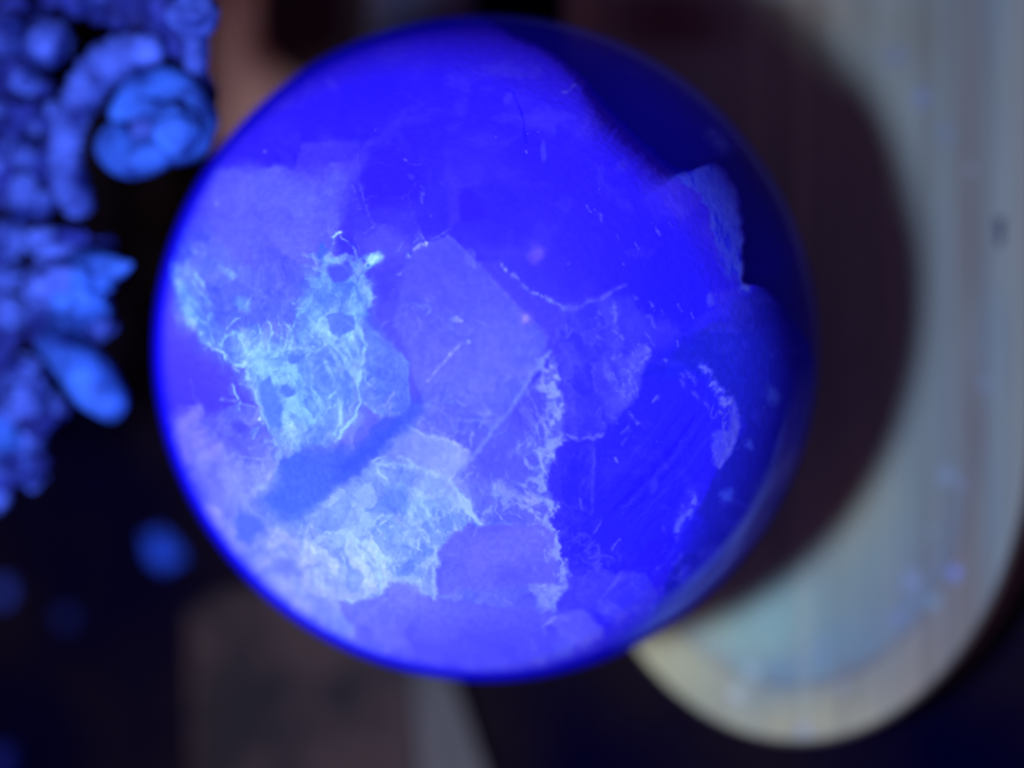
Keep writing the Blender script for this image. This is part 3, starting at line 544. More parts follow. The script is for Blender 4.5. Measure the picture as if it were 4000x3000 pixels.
# ------------------------------------------------------------------ wooden board under the ball
BX0, BX1 = -0.195, 1.46
BC, BR = (BX0 + BX1) / 2, (BX1 - BX0) / 2
BB = 1.12
BY = -1.325 + BB
def board_outline(inset=0.0, n=96, top=3.2):
    r = BR - inset
    pts = [(BC - r, top - inset)]
    for k in range(n + 1):
        a = math.pi + math.pi * k / n
        b_ = BB - inset
        ca, sa = math.cos(a), math.sin(a)
        pts.append((BC + r * ca, BY + b_ * sa))
    pts.append((BC + r, top - inset))
    return pts
def board_paint(x, y):
    u, v = to_face(np.stack([x, y, np.zeros_like(x)], 1))
    C = np.empty((len(u), 3), np.float32); C[:] = np.array((96, 116, 142)) / 255
    def b(x0, y0, rx, ry, c, a, ang=0, p=2):
        k = math.radians(ang); dx = u - x0; dy = v - y0
        w = 60 * (fbm(u / 130, v / 130, 3, 7) - .5)
        e = ((dx * math.cos(k) + dy * math.sin(k) + w) / rx) ** 2 + ((-dx * math.sin(k) + dy * math.cos(k) + w) / ry) ** 2
        m = np.exp(-e ** (p / 2)) * a; C[:] += (np.array(c) / 255 - C) * m[:, None]
    b(3300, 300, 500, 500, (100, 115, 128), .6)
    b(2700, 2560, 440, 280, (150, 156, 146), .95, 20); b(3600, 2650, 300, 260, (118, 118, 126), .7, -40)
    b(2500, 2570, 200, 200, (178, 184, 150), .8)
    b(3050, 2800, 420, 130, (136, 148, 144), .85)
    b(2960, 2480, 210, 300, (112, 158, 184), .9, 50)
    b(3200, 2560, 330, 90, (92, 126, 172), .8, -32)
    b(3400, 2180, 200, 330, (104, 132, 158), .7)
    b(3330, 1980, 140, 260, (128, 138, 138), .6, 25)
    b(3690, 2300, 90, 330, (108, 104, 128), .6, 12)
    b(3560, 2350, 130, 260, (86, 104, 150), .5, 30)
    b(3200, 50, 200, 120, (104, 104, 106), .6); b(3120, 30, 90, 70, (90, 84, 92), .7)
    b(2300, 60, 110, 90, (104, 104, 100), .9); b(2600, 80, 220, 120, (64, 44, 62), .8)  # lit spot and brownish shade at the far end, painted into the wood
    b(3560, 120, 130, 160, (92, 102, 112), .6)
    # the worn outer band: paler and warmer outside a line that runs parallel to the edge
    ex = np.abs(x - BC) / (BR - .17); ey = np.maximum(BY - y, 0) / (BB - .20); e = np.hypot(ex, ey)
    out_ = ss(.985, 1.03, e + .03 * (fbm(u / 90, v / 90, 3, 77) - .5)); C[:] += (np.array((122, 124, 132)) / 255 - C) * (out_ * .34)[:, None]
    inn = np.exp(-((e - .955) / .045) ** 2) * ss(.2, -.2, y); C[:] += (np.array((84, 118, 172)) / 255 - C) * (inn * .38)[:, None]
    ln = np.exp(-((e - 1.0) / .014) ** 2) * (.3 + .6 * vnoise(u / 200, v / 200, 81)); C[:] += (np.array((78, 84, 112)) / 255 - C) * (ln * .7)[:, None]
    b(2560, 2620, 300, 200, (160, 170, 158), .6); b(3100, 2830, 500, 70, (150, 156, 150), .5)
    # grain: long soft streaks along the board
    for x0, w, c, a in ((3790, 60, (86, 88, 104), .75), (3700, 22, (80, 92, 116), .5), (3900, 70, (92, 116, 150), .6), (3620, 30, (84, 92, 108), .45),
                        (3480, 26, (108, 124, 142), .5), (2815, 14, (128, 126, 130), .6), (3290, 10, (98, 104, 124), .5), (3860, 8, (70, 82, 112), .5), (3130, 30, (128, 146, 162), .4), (2950, 30, (130, 150, 165), .3)):
        m = np.exp(-((u - x0 + 26 * (vnoise(v / 420, v * 0 + x0 / 31., 3) - .5)) / w) ** 2) * a * (.45 + .8 * vnoise(v / 330, v * 0 + x0 / 13., 5))
        if x0 in (2815, 3290): m = m * (v > 2560)
        C[:] += (np.array(c) / 255 - C) * np.clip(m, 0, 1)[:, None]
    s = fbm(u / 26, v / 700, 4, 61) - .5
    C *= (1 + s * .14)[:, None]
    s = fbm(u / 7, v / 300, 3, 67) - .5
    C *= (1 + s * .05)[:, None]
    # pale blue flecks of mineral dust ground into the wood
    for x0, y0, r, c, a in ((3728, 2238, 26, (98, 124, 240), .95), (3560, 2270, 34, (112, 134, 205), .7), (3640, 2350, 30, (100, 140, 200), .7), (3500, 2420, 26, (96, 112, 205), .5),
                            (2935, 2630, 28, (140, 175, 215), .8), (2875, 2715, 26, (160, 178, 218), .85), (3140, 2850, 22, (130, 150, 225), .6), (3285, 2680, 20, (128, 145, 205), .5),
                            (3700, 1860, 34, (104, 134, 200), .6), (3600, 380, 40, (92, 112, 180), .6), (3500, 220, 50, (88, 104, 160), .5), (3790, 660, 12, (130, 150, 215), .8),
                            (2700, 2440, 22, (120, 132, 190), .6), (3690, 520, 40, (88, 108, 165), .4), (3850, 1500, 30, (100, 120, 175), .5), (3360, 1500, 12, (110, 130, 220), .5), (3640, 2080, 10, (120, 150, 235), .7), (3760, 1900, 12, (110, 140, 225), .6)):
        m = np.exp(-((u - x0) ** 2 + (v - y0) ** 2) / r ** 2) * a; C[:] += (np.array(c) / 255 - C) * m[:, None]
    m = ((np.abs(u - 3905) < 22 - (v - 850) * .10) & (v > 852) & (v < 965)); C[m] = np.array((52, 60, 92)) / 255
    C *= np.array((1.05, 1.03, .93), np.float32)
    L = lin(C)
    return L / np.array([0.60, 0.72, 1.60])
def build_board():
    root = empty('wooden_board', (BC, BY, TZ))
    h = -TZ
    rings = [(0.0, TZ + 0.004), (0.0, -0.03), (0.006, -0.012), (0.018, 0.0)]
    loops = [[(x, y, z) for x, y in board_outline(i)] for i, z in rings]
    n = len(loops[0]); V = [p for l in loops for p in l]; F = []
    for k in range(3):
        for i in range(n):
            j = (i + 1) % n; F.append((k * n + i, k * n + j, (k + 1) * n + j, (k + 1) * n + i))
    rim = mesh_obj('board_edge', V, F, mottled('board_edge_wood', (0.12, 0.11, 0.06), (0.20, 0.17, 0.09), 60, 0.7, 0.3), root)
    # top face: dense grid clipped to the outline, as rows between the two sides
    rows, cols = 900, 330
    ys = np.concatenate([np.linspace(-1.325 + .019, 1.75, rows), [2.4, 3.2 - .018]])
    V = []
    r = BR - .018
    for y in ys:
        t = min(1.0, max(0.0, (BY - y) / (BB - .018))); w = r * (1 - t * t) ** .5 if y < BY else r
        w = max(w, 1e-4)
        V.append(np.stack([BC + np.linspace(-w, w, cols), np.full(cols, y), np.zeros(cols)], 1))
    V = np.concatenate(V); R = len(ys)
    idx = np.arange(R * cols).reshape(R, cols)
    F = np.stack([idx[:-1, :-1], idx[:-1, 1:], idx[1:, 1:], idx[1:, :-1]], -1).reshape(-1, 4)
    bump = (fbm(V[:, 0] * 40, V[:, 1] * 1.5, 4, 71) - .5) * 0.006
    V2 = V.copy(); V2[:, 2] += bump - 0.003 - 0.006 * ss(1.02, .97, np.hypot(np.abs(V[:, 0] - BC) / (BR - .17), np.maximum(BY - V[:, 1], 0) / (BB - .20)))
    top = mesh_obj('board_top', V2, F, attr_material('pale_wood', 'wood', 0.65, 0.25, 900, 0.0, (1, .05, 1), 0.1), root)
    set_colour(top, board_paint(V[:, 0], V[:, 1]), 'wood')
    props(root, 'pale wooden board with a rounded end and upright grain, lying under the ball at right', 'wooden board')
build_board()

# ------------------------------------------------------------------ the polished crystal ball
# silhouette of the cloudy heart of the stone as (angle seen from the front, radius); the rest is clear
CUT = [(-180, .985), (-16, .985), (-10, .972), (-5, .955), (0, .93), (5, .895), (9, .86), (12, .83), (13.2, .81),
       (18, .825), (24.4, .862), (29, .885), (33, .90), (36, .90), (38.5, .885), (40, .81), (44, .785), (52, .785), (60, .805), (66, .83),
       (72, .87), (78, .905), (85, .94), (92, .97), (99, .985), (180, .985)]

def fracture_and_rim_sheets(root):
    """Fractures inside the clear side of the stone, and added veils that lighten its rim; thin bent flakes."""
    m, nt, out = material('fracture_and_rim_light')
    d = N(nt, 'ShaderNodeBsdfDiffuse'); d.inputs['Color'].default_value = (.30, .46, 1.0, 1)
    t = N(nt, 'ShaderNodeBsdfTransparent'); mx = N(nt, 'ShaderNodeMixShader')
    a = N(nt, 'ShaderNodeAttribute', attribute_name='sheet_opacity'); tc = N(nt, 'ShaderNodeTexCoord')
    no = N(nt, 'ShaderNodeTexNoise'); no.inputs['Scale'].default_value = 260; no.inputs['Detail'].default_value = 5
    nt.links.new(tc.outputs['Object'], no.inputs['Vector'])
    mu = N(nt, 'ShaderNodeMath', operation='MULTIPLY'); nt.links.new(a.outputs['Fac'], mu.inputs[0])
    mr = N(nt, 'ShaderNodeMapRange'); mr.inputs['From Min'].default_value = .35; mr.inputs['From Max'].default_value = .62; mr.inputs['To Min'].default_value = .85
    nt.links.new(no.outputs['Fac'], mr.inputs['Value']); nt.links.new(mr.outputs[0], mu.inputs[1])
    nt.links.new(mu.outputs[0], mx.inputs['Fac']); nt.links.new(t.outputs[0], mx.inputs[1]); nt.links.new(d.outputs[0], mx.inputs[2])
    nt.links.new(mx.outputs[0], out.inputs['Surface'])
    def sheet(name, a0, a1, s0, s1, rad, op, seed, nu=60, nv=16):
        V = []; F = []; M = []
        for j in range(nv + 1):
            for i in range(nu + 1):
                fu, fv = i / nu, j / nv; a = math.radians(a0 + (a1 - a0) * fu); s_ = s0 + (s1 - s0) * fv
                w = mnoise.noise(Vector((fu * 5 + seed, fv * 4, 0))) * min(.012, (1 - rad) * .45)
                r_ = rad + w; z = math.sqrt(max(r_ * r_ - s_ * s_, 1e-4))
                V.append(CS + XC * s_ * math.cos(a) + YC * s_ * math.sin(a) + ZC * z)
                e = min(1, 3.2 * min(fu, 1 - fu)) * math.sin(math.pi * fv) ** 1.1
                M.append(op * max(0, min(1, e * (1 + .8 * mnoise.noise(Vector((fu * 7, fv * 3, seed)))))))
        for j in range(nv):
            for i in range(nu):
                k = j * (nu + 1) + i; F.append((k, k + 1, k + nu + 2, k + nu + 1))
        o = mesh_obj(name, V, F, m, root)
        a_ = o.data.attributes.new('sheet_opacity', 'FLOAT', 'POINT'); a_.data.foreach_set('value', M)
    sheet('rim_light_veil', -68, -2, .84, .991, .9935, .95, 1)  # added sheet standing in for the lit board refracted at the lower right
    sheet('rim_light_veil', -14, 98, .90, .992, .9945, .36, 5)  # added sheet that lightens the rim where the clear skin stays dark
    sheet('fracture', 38, 45, .84, .93, .955, .55, 9, 24, 12)
    for a, s_, w, h, sd in ((27, .92, 1.6, .05, 1), (62, .90, 1.6, .03, 2)):
        sheet('fracture', a - w, a + w, s_ - h / 2, s_ + h / 2, .94, .5, 20 + sd, 16, 8)
def build_ball():
    root = empty('crystal_ball', CS - np.array([0, 0, 1.0]))
    seg, rf, rb = 1300, 370, 60
    # radial parameter: 0 at the front pole, evenly spread in projected radius, then round the back
    s = np.sin(np.linspace(0, 1, rf + 1)[1:] ** 0.9 * np.pi / 2)
    th = np.arcsin(np.clip(np.linspace(0, 1, rf + 1)[1:], 0, 1) ** .98)
    th = np.concatenate([th, np.pi / 2 + np.linspace(0, 1, rb + 1)[1:-1] * np.pi / 2])
    ph = np.arange(seg) / seg * 2 * np.pi
    TH, PH = np.meshgrid(th, ph, indexing='ij')
    n = np.stack([np.sin(TH) * np.cos(PH), np.sin(TH) * np.sin(PH), np.cos(TH)], -1).reshape(-1, 3)
    deg = np.degrees(np.arctan2(n[:, 1], n[:, 0]))
    ang, rad = zip(*CUT)
    # the traced radii are those seen from the front; the cut edge stands nearer than the rim, so it is a little smaller in truth
    rad = list(rad)
    for k, (a_, r0) in enumerate(zip(ang, rad)):
        if 2 < a_ < 90 and r0 < .97:
            c_ = r0
            for _ in range(30): c_ = r0 * 1303.0 * (DIST - math.sqrt(max(.97 - c_ * c_, .0))) / FPX
            rad[k] = c_ if a_ > 13 else c_ * .5 + r0 * .5
    rag = (vnoise(deg * .9 + 400, deg * 0 + 3.3, 2) - .5) * .012 + (vnoise(deg * 3.1 + 500, deg * 0 + 7.3, 4) - .5) * .007
    cut = np.interp(deg, ang, rad); cut = cut + np.where(cut < .94, rag, 0)
    sp = np.hypot(n[:, 0], n[:, 1]) + 1e-6
    # over the upper right the heart rounds away softly, elsewhere it is broken off sharply
    soft = ss(36, 42, deg) * ss(100, 60, deg); kk = 130 - 116 * soft
    cb = (cut + .035 * soft) / sp
    r = np.minimum(.985, cb); r = r - np.where(cb < 1.6, np.log1p(np.exp(-kk * np.abs(cb - .985))) / kk, 0)
    whole = ss(.90, .985, cut); r = r * (1 - whole) + .985 * whole
    p = n * r[:, None]
    pole0 = np.array([[0, 0, .985]]); pole1 = np.array([[0, 0, -.985]])
    loc = np.concatenate([p, pole0, pole1])
    W = CS + loc[:, :1] * XC + loc[:, 1:2] * YC + loc[:, 2:] * ZC
    R = len(th); idx = np.arange(R * seg).reshape(R, seg); nx = np.roll(idx, -1, 1)
    F = np.stack([idx[:-1], idx[1:], nx[1:], nx[:-1]], -1).reshape(-1, 4)
    c0 = len(p); caps0 = np.stack([np.full(seg, c0), idx[0], nx[0], nx[0]], 1)
    core = mesh_obj('cloudy_heart', W, F, None, root)
    U, Vv = to_face(W)
    # the pattern is that of the stone seen from the front; behind it simply goes on
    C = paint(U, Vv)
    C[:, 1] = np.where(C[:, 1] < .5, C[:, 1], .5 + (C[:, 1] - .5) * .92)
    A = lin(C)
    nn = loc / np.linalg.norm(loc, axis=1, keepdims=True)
    # observed brightness divided by how squarely each place faces the torch gives the mineral's colour, painted reflections included
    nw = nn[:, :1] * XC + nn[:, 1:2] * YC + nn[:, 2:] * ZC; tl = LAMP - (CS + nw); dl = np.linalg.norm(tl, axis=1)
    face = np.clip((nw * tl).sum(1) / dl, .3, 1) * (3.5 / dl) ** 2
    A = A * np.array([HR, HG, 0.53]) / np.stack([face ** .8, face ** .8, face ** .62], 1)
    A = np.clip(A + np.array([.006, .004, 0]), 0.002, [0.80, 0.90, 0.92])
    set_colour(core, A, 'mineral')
    hm = attr_material('cloudy_crystal_heart', 'mineral', 0.55, 0.12, 1400, 0.10, (1, 1, 1), 0.0)
    nt = hm.node_tree; b = [x for x in nt.nodes if x.type == 'BSDF_PRINCIPLED'][0]
    # glow of the clear rind at grazing angles, put into the heart's colour
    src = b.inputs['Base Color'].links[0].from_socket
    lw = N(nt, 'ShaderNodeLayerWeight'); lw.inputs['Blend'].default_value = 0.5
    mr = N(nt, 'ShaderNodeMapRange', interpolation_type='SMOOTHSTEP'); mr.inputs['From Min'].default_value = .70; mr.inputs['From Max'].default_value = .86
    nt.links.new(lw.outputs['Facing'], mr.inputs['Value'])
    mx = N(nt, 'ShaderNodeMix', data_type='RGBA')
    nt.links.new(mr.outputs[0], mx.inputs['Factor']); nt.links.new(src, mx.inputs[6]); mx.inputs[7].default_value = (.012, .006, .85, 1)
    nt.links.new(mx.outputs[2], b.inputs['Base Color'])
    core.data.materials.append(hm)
    # the two pole fans
    bm = bmesh.new(); bm.from_mesh(core.data); bm.verts.ensure_lookup_table()
    for c, ring, flip in ((c0, idx[0], False), (c0 + 1, idx[-1], True)):
        for k in range(seg):
            a, b2 = int(ring[k]), int(ring[(k + 1) % seg])
            f = bm.faces.new([bm.verts[c], bm.verts[b2], bm.verts[a]] if flip else [bm.verts[c], bm.verts[a], bm.verts[b2]]); f.smooth = True
    bmesh.ops.recalc_face_normals(bm, faces=bm.faces)
    bm.to_mesh(core.data); bm.free()
    # clear polished skin: the outer ball, filled with faintly milky blue glow
    V = [tuple(CS + np.array([0, 0, 1.0]))]; seg2, r2 = 192, 96
    for i in range(1, r2):
        a = math.pi * i / r2
        for k in range(seg2):
            b2 = 2 * math.pi * k / seg2; V.append(tuple(CS + np.array([math.sin(a) * math.cos(b2), math.sin(a) * math.sin(b2), math.cos(a)])))
    V.append(tuple(CS - np.array([0, 0, 1.0]))); F2 = []
    for k in range(seg2):
        F2.append((0, 1 + k, 1 + (k + 1) % seg2)); e = 1 + (r2 - 2) * seg2
        F2.append((len(V) - 1, e + (k + 1) % seg2, e + k))
    for i in range(r2 - 2):
        for k in range(seg2):
            a = 1 + i * seg2 + k; b2 = 1 + i * seg2 + (k + 1) % seg2; F2.append((a, a + seg2, b2 + seg2, b2))
    m, nt, out = material('clear_polished_skin')
    tr = N(nt, 'ShaderNodeBsdfTransparent'); nt.links.new(tr.outputs[0], out.inputs['Surface'])
    vs = N(nt, 'ShaderNodeVolumeScatter'); vs.inputs['Color'].default_value = VCOL; vs.inputs['Density'].default_value = VDEN / S
    va = N(nt, 'ShaderNodeVolumeAbsorption'); va.inputs['Color'].default_value = (0, 0, .5, 1); va.inputs['Density'].default_value = VABS / S
    ads = N(nt, 'ShaderNodeAddShader'); nt.links.new(vs.outputs[0], ads.inputs[0]); nt.links.new(va.outputs[0], ads.inputs[1])
    nt.links.new(ads.outputs[0], out.inputs['Volume'])
    mesh_obj('clear_skin', V, F2, m, root)
    fracture_and_rim_sheets(root)
    props(root, 'large polished crystal ball glowing deep blue with pale cloudy veins, resting on the wooden board', 'crystal ball')
HR, HG = 0.83, 0.72
VABS = 2.4
VCOL, VDEN = (0.03, 0.02, 0.92, 1), 1.7
build_ball()

# ------------------------------------------------------------------ blue glowing carved things at the left
def blue_mat(name, a, b2):
    return mottled(name, a, b2, 230.0, 0.6, 0.8)
BLUE = blue_mat('carved_blue', (0.01, 0.02, 0.12), (0.105, 0.19, 0.56))
BLUED = blue_mat('carved_dim_blue', (0.008, 0.012, 0.08), (0.03, 0.045, 0.24))
AZURE = blue_mat('carved_azure', (0.01, 0.03, 0.14), (0.055, 0.19, 0.56))
def lumpy_ball(name, px, py, rx, ry, z, mat, parent, ang=0, seed=0, lump=.12, hz=None, seg=28, rings=18, lf=3.0):
    c = P(px, py, z); k = 1.0 / 1075.0; a = math.radians(-ang)
    V = []; F = []
    for i in range(rings + 1):
        t = math.pi * i / rings
        for j in range(seg):
            f = 2 * math.pi * j / seg
            d = Vector((math.sin(t) * math.cos(f), math.sin(t) * math.sin(f), math.cos(t)))
            q = 1 + lump * mnoise.noise(d * lf * .6 + Vector((seed * 3.1, seed * 1.7, 0))) * 2
            x, y = d.x * rx * k * q, d.y * ry * k * q
            V.append((c[0] + x * math.cos(a) - y * math.sin(a), c[1] + x * math.sin(a) + y * math.cos(a), c[2] + d.z * (hz or (rx + ry) / 2) * k * q))
    for i in range(rings):
        for j in range(seg):
            F.append((i * seg + j, (i + 1) * seg + j, (i + 1) * seg + (j + 1) % seg, i * seg + (j + 1) % seg))
    o = mesh_obj(name, V, F, mat, parent, origin=None if parent else (c[0], c[1], TZ))
    bm = bmesh.new(); bm.from_mesh(o.data); bmesh.ops.remove_doubles(bm, verts=bm.verts, dist=1e-7); bmesh.ops.recalc_face_normals(bm, faces=bm.faces); bm.to_mesh(o.data); bm.free()
    return o
def lumpy_tube(name, pts, z, mat, parent, seed=0, lump=.12, flat=1.0, flute=0.0):
    """pts: (px, py, radius px[, z]) along the middle of a rounded carved roll."""
    raw = [(P(p[0], p[1], p[3] if len(p) > 3 else z), p[2] / 1075.0) for p in pts]
    # Catmull-Rom subdivision
    pp = []; n = len(raw)
    for i in range(n - 1):
        p0, p1, p2, p3 = (raw[max(i - 1, 0)], raw[i], raw[i + 1], raw[min(i + 2, n - 1)])
        for s_ in range(8):
            t = s_ / 8
            f = lambda a, b2, c, d: .5 * (2 * b2 + (c - a) * t + (2 * a - 5 * b2 + 4 * c - d) * t * t + (3 * b2 - a - 3 * c + d) * t ** 3)
            pp.append((f(p0[0], p1[0], p2[0], p3[0]), f(p0[1], p1[1], p2[1], p3[1])))
    pp.append(raw[-1])
    # rounded ends
    d0 = pp[0][0] - pp[1][0]; d0 /= np.linalg.norm(d0); d1 = pp[-1][0] - pp[-2][0]; d1 /= np.linalg.norm(d1)
    st = [(pp[0][0] + d0 * pp[0][1] * math.sin(a), pp[0][1] * max(.02, math.cos(a))) for a in (1.55, 1.2, .8, .4)]
    en = [(pp[-1][0] + d1 * pp[-1][1] * math.sin(a), pp[-1][1] * max(.02, math.cos(a))) for a in (.4, .8, 1.2, 1.55)]
    pp = st + pp + en
    if flute: pp = [(c, r * (1 - flute * (i % 4 == 0))) for i, (c, r) in enumerate(pp)]
    V = []; F = []; seg = 20; up = np.array([0, 0, 1.0])
    for i, (c, r) in enumerate(pp):
        t = pp[min(i + 1, len(pp) - 1)][0] - pp[max(i - 1, 0)][0]; t = t / np.linalg.norm(t)
        sd = np.cross(t, up); sd /= np.linalg.norm(sd); u2 = np.cross(sd, t)
        for j in range(seg):
            a = 2 * math.pi * j / seg; d = sd * math.cos(a) + u2 * math.sin(a) * flat
            q = 1 + lump * 2 * mnoise.noise(Vector(c * 6 + d * .9) + Vector((seed, 0, 0)))
            V.append(tuple(c + d * r * q))
    m = len(pp)
    for i in range(m - 1):
        for j in range(seg): F.append((i * seg + j, i * seg + (j + 1) % seg, (i + 1) * seg + (j + 1) % seg, (i + 1) * seg + j))
    F.append(tuple(range(seg))[::-1]); F.append(tuple(range((m - 1) * seg, m * seg)))
    return mesh_obj(name, V, F, mat, parent)
random.seed(4)
def upper_ornament():
    root = empty('carved_ornament', P(350, 450, TZ))
    z = TZ + 1.9
    # dark base slab the relief stands on
    pts = [(-150, -150), (835, -150), (840, 60), (800, 300), (600, 640), (380, 800), (200, 830), (-150, 820)]
    def slab(name, pts, z0, z1, mat):
        b2 = [P(x, y, z0) for x, y in pts]; t = [P(x, y, z1) for x, y in pts]; n = len(pts)
        V = b2 + t; F = [tuple(range(n, 2 * n)), tuple(range(n))[::-1]] + [(i, (i + 1) % n, n + (i + 1) % n, n + i) for i in range(n)]
        return mesh_obj(name, V, F, mat, root, smooth=False)
    slab('backing', [(-150, -100), (330, -100), (200, 100), (180, 400), (200, 560), (180, 740), (100, 780), (-150, 780)], z - .14, z - .06, BLUED)
    slab('stem', [(-420, -100), (-120, -100), (-120, 800), (-420, 800)], TZ + .002, z - .06, BLUED)
    # ribbed block at the top
    for i, (x, y, l) in enumerate(((200, -70, 90), (290, -50, 95), (370, -35, 105), (450, -20, 115), (530, 0, 130), (610, 30, 150), (690, 65, 160), (760, 110, 170))):
        lumpy_tube('rib', [(x - 14, y - l, 46), (x, y, 50), (x + 10, y + l * .75, 44)], z + .02 * (i % 2), BLUED if i < 7 else BLUE, root, i, .14)
    lumpy_ball('knob', 755, 45, 82, 80, z + .12, BLUE, root, seed=3)
    lumpy_ball('bead', 640, 30, 50, 60, z + .08, BLUED, root, seed=5)
    lumpy_ball('bead', 360, 5, 60, 34, z + .06, BLUE, root, seed=6)
    # rosette beads in the corner
    for i, (x, y, r, m) in enumerate(((35, 130, 74, BLUE), (188, 165, 80, BLUE), (105, 255, 78, BLUED), (100, 310, 48, BLUE), (160, 335, 40, BLUED), (60, 40, 60, BLUED), (120, 190, 50, BLUED), (-30, 250, 60, BLUED))):
        lumpy_ball('bead', x, y, r, r, z + .05 + (.06 if m is BLUE else 0), m, root, seed=i)
    # great scroll
    lumpy_tube('scroll', [(585, 195, 55), (500, 205, 70), (400, 270, 78), (330, 370, 72), (280, 480, 66), (262, 590, 62), (272, 690, 66), (300, 780, 62)], z + .06, BLUE, root, 2, .06, 1.0, .22)
    # curled leaf
    lumpy_tube('curl', [(450, 565, 66), (520, 620, 66), (610, 600, 60), (650, 540, 50), (640, 470, 44), (580, 430, 40), (520, 440, 34)], z + .05, AZURE, root, 7, .12)
    lumpy_tube('curl', [(470, 440, 40), (540, 350, 50), (640, 325, 54), (730, 370, 60), (775, 450, 64), (750, 540, 70), (690, 570, 64)], z + .02, AZURE, root, 9, .12)
    lumpy_ball('bead', 585, 500, 62, 56, z + .03, BLUE, root, seed=18)
    lumpy_ball('bead', 690, 510, 80, 84, z + .1, AZURE, root, seed=8)
    lumpy_ball('bead', 800, 380, 30, 90, z - .05, BLUED, root, seed=9)
    # rows of small beads
    for i in range(22):
        lumpy_ball('bead', (-12, 48, 128, 205)[i % 4] + (i // 4 % 2) * 8, 425 + (i // 4) * 72, 27, 30, z + .02, BLUED if i % 3 else BLUE, root, seed=i + 60)
    for i, (x, y, r, m) in enumerate(((-5, 430, 40, BLUED), (85, 450, 46, BLUED), (165, 475, 36, BLUED), (0, 590, 46, BLUED), (92, 595, 54, BLUE), (168, 615, 34, BLUED), (60, 520, 44, BLUED), (100, 745, 62, BLUE),
                                     (105, 790, 66, BLUE), (185, 780, 44, BLUE), (10, 735, 44, BLUED), (140, 680, 40, BLUED), (30, 670, 40, BLUED), (210, 690, 40, BLUED), (160, 830, 34, BLUE))):
        lumpy_ball('bead', x, y, r * .86, r * .92, z + (.05 if m is BLUE else 0), m, root, seed=i + 20)
    props(root, 'blurred blue-glowing carved ornament with a scroll, curled leaf and rows of beads, top left', 'carved ornament')
def lower_ornament():
    root = empty('carved_ornament', P(200, 1300, TZ))
    z = TZ + 1.9
    lumpy_tube('stem', [(-260, 1350, 90, TZ + .09), (-260, 1350, 90, z * .5), (-200, 1350, 90, z - .1)], z, BLUED, root, 3, .05)
    lumpy_tube('stem', [(-200, 1000, 60), (-190, 1300, 60), (-180, 1900, 60)], z - .06, BLUED, root, 5, .05)
    for i, (x, y, rx, ry, m, dz) in enumerate(((35, 930, 66, 70, BLUE, 0), (-20, 1010, 60, 50, BLUED, 0), (30, 1085, 60, 50, BLUE, 0), (30, 1225, 62, 62, BLUE, 0), (-20, 1150, 60, 50, BLUED, -.05), (-30, 1330, 80, 60, BLUED, -.08),
            (175, 945, 62, 54, BLUE, 0), (285, 945, 60, 56, BLUED, 0), (230, 1000, 70, 60, BLUE, .04), (220, 1115, 105, 90, BLUE, .1), (330, 1080, 90, 80, AZURE, .06), (310, 1180, 100, 80, AZURE, .08), (180, 1230, 76, 66, BLUE, 0),
            (385, 1260, 56, 60, BLUE, .0), (270, 1270, 74, 62, AZURE, .0), (165, 1310, 50, 44, BLUED, 0), (400, 960, 50, 30, BLUED, -.08))):
        lumpy_ball('petal', x, y, rx, ry, z + dz, m, root, seed=i + 50, lump=.2)
    lumpy_tube('point', [(330, 1060, 80), (410, 1050, 58), (470, 1045, 34), (505, 1035, 14)], z + .04, AZURE, root, 4, .1)
    lumpy_tube('finger', [(235, 1350, 74), (290, 1420, 82), (360, 1500, 84), (425, 1570, 66)], z + .05, AZURE, root, 6, .14)
    lumpy_tube('finger', [(60, 1290, 30), (10, 1370, 40), (-60, 1450, 40)], z - .06, BLUED, root, 8, .1)
    for i, (x, y, r, m, dz) in enumerate(((95, 1450, 66, BLUE, .06), (160, 1480, 46, BLUED, .02), (35, 1510, 66, BLUE, .02), (125, 1545, 72, BLUE, .08), (205, 1570, 56, BLUE, .0), (55, 1600, 70, BLUE, .06), (150, 1640, 70, BLUED, .04),
            (235, 1600, 40, BLUED, -.03), (20, 1690, 76, AZURE, .06), (110, 1720, 64, BLUE, .0), (-10, 1790, 70, BLUE, 0), (75, 1800, 50, BLUED, 0), (120, 1840, 68, BLUE, .0), (165, 1810, 38, BLUED, 0), (10, 1880, 44, BLUED, -.05), (-10, 1950, 50, BLUE, -.08))):
        lumpy_ball('bead', x, y, r * .84, r * .84, z + dz, m, root, seed=i + 80, lump=.22)
    props(root, 'blurred blue-glowing carved ornament with a star-shaped cluster and a slanting finger, middle left edge', 'carved ornament')
upper_ornament(); lower_ornament()
BEAD = blue_mat('bead_blue', (0.02, 0.09, 0.42), (0.06, 0.20, 0.85))
BEADD = blue_mat('bead_dim', (0.01, 0.015, 0.06), (0.015, 0.03, 0.12))
for (x, y, rx, ry, a, m, lab) in ((635, 2150, 58, 84, -38, BEAD, 'lone bright blue bead below the ornaments, beside the ball'),
                              (8, 2310, 46, 56, 0, BLUE, 'small violet-blue bead cut by the left edge of the photo'),
                              (262, 2410, 50, 46, 0, BEADD, 'faint dark blue bead on the dark table, lower left'),
                              (0, 2975, 60, 62, 20, BLUED, 'dim blue bead in the bottom left corner')):
    o = lumpy_ball('bead', x, y, rx, ry, TZ + (rx + ry) / 2 / 1075.0, m, None, a, seed=x, lump=.3)
    props(o, lab, 'bead', 'small blue beads on the table')

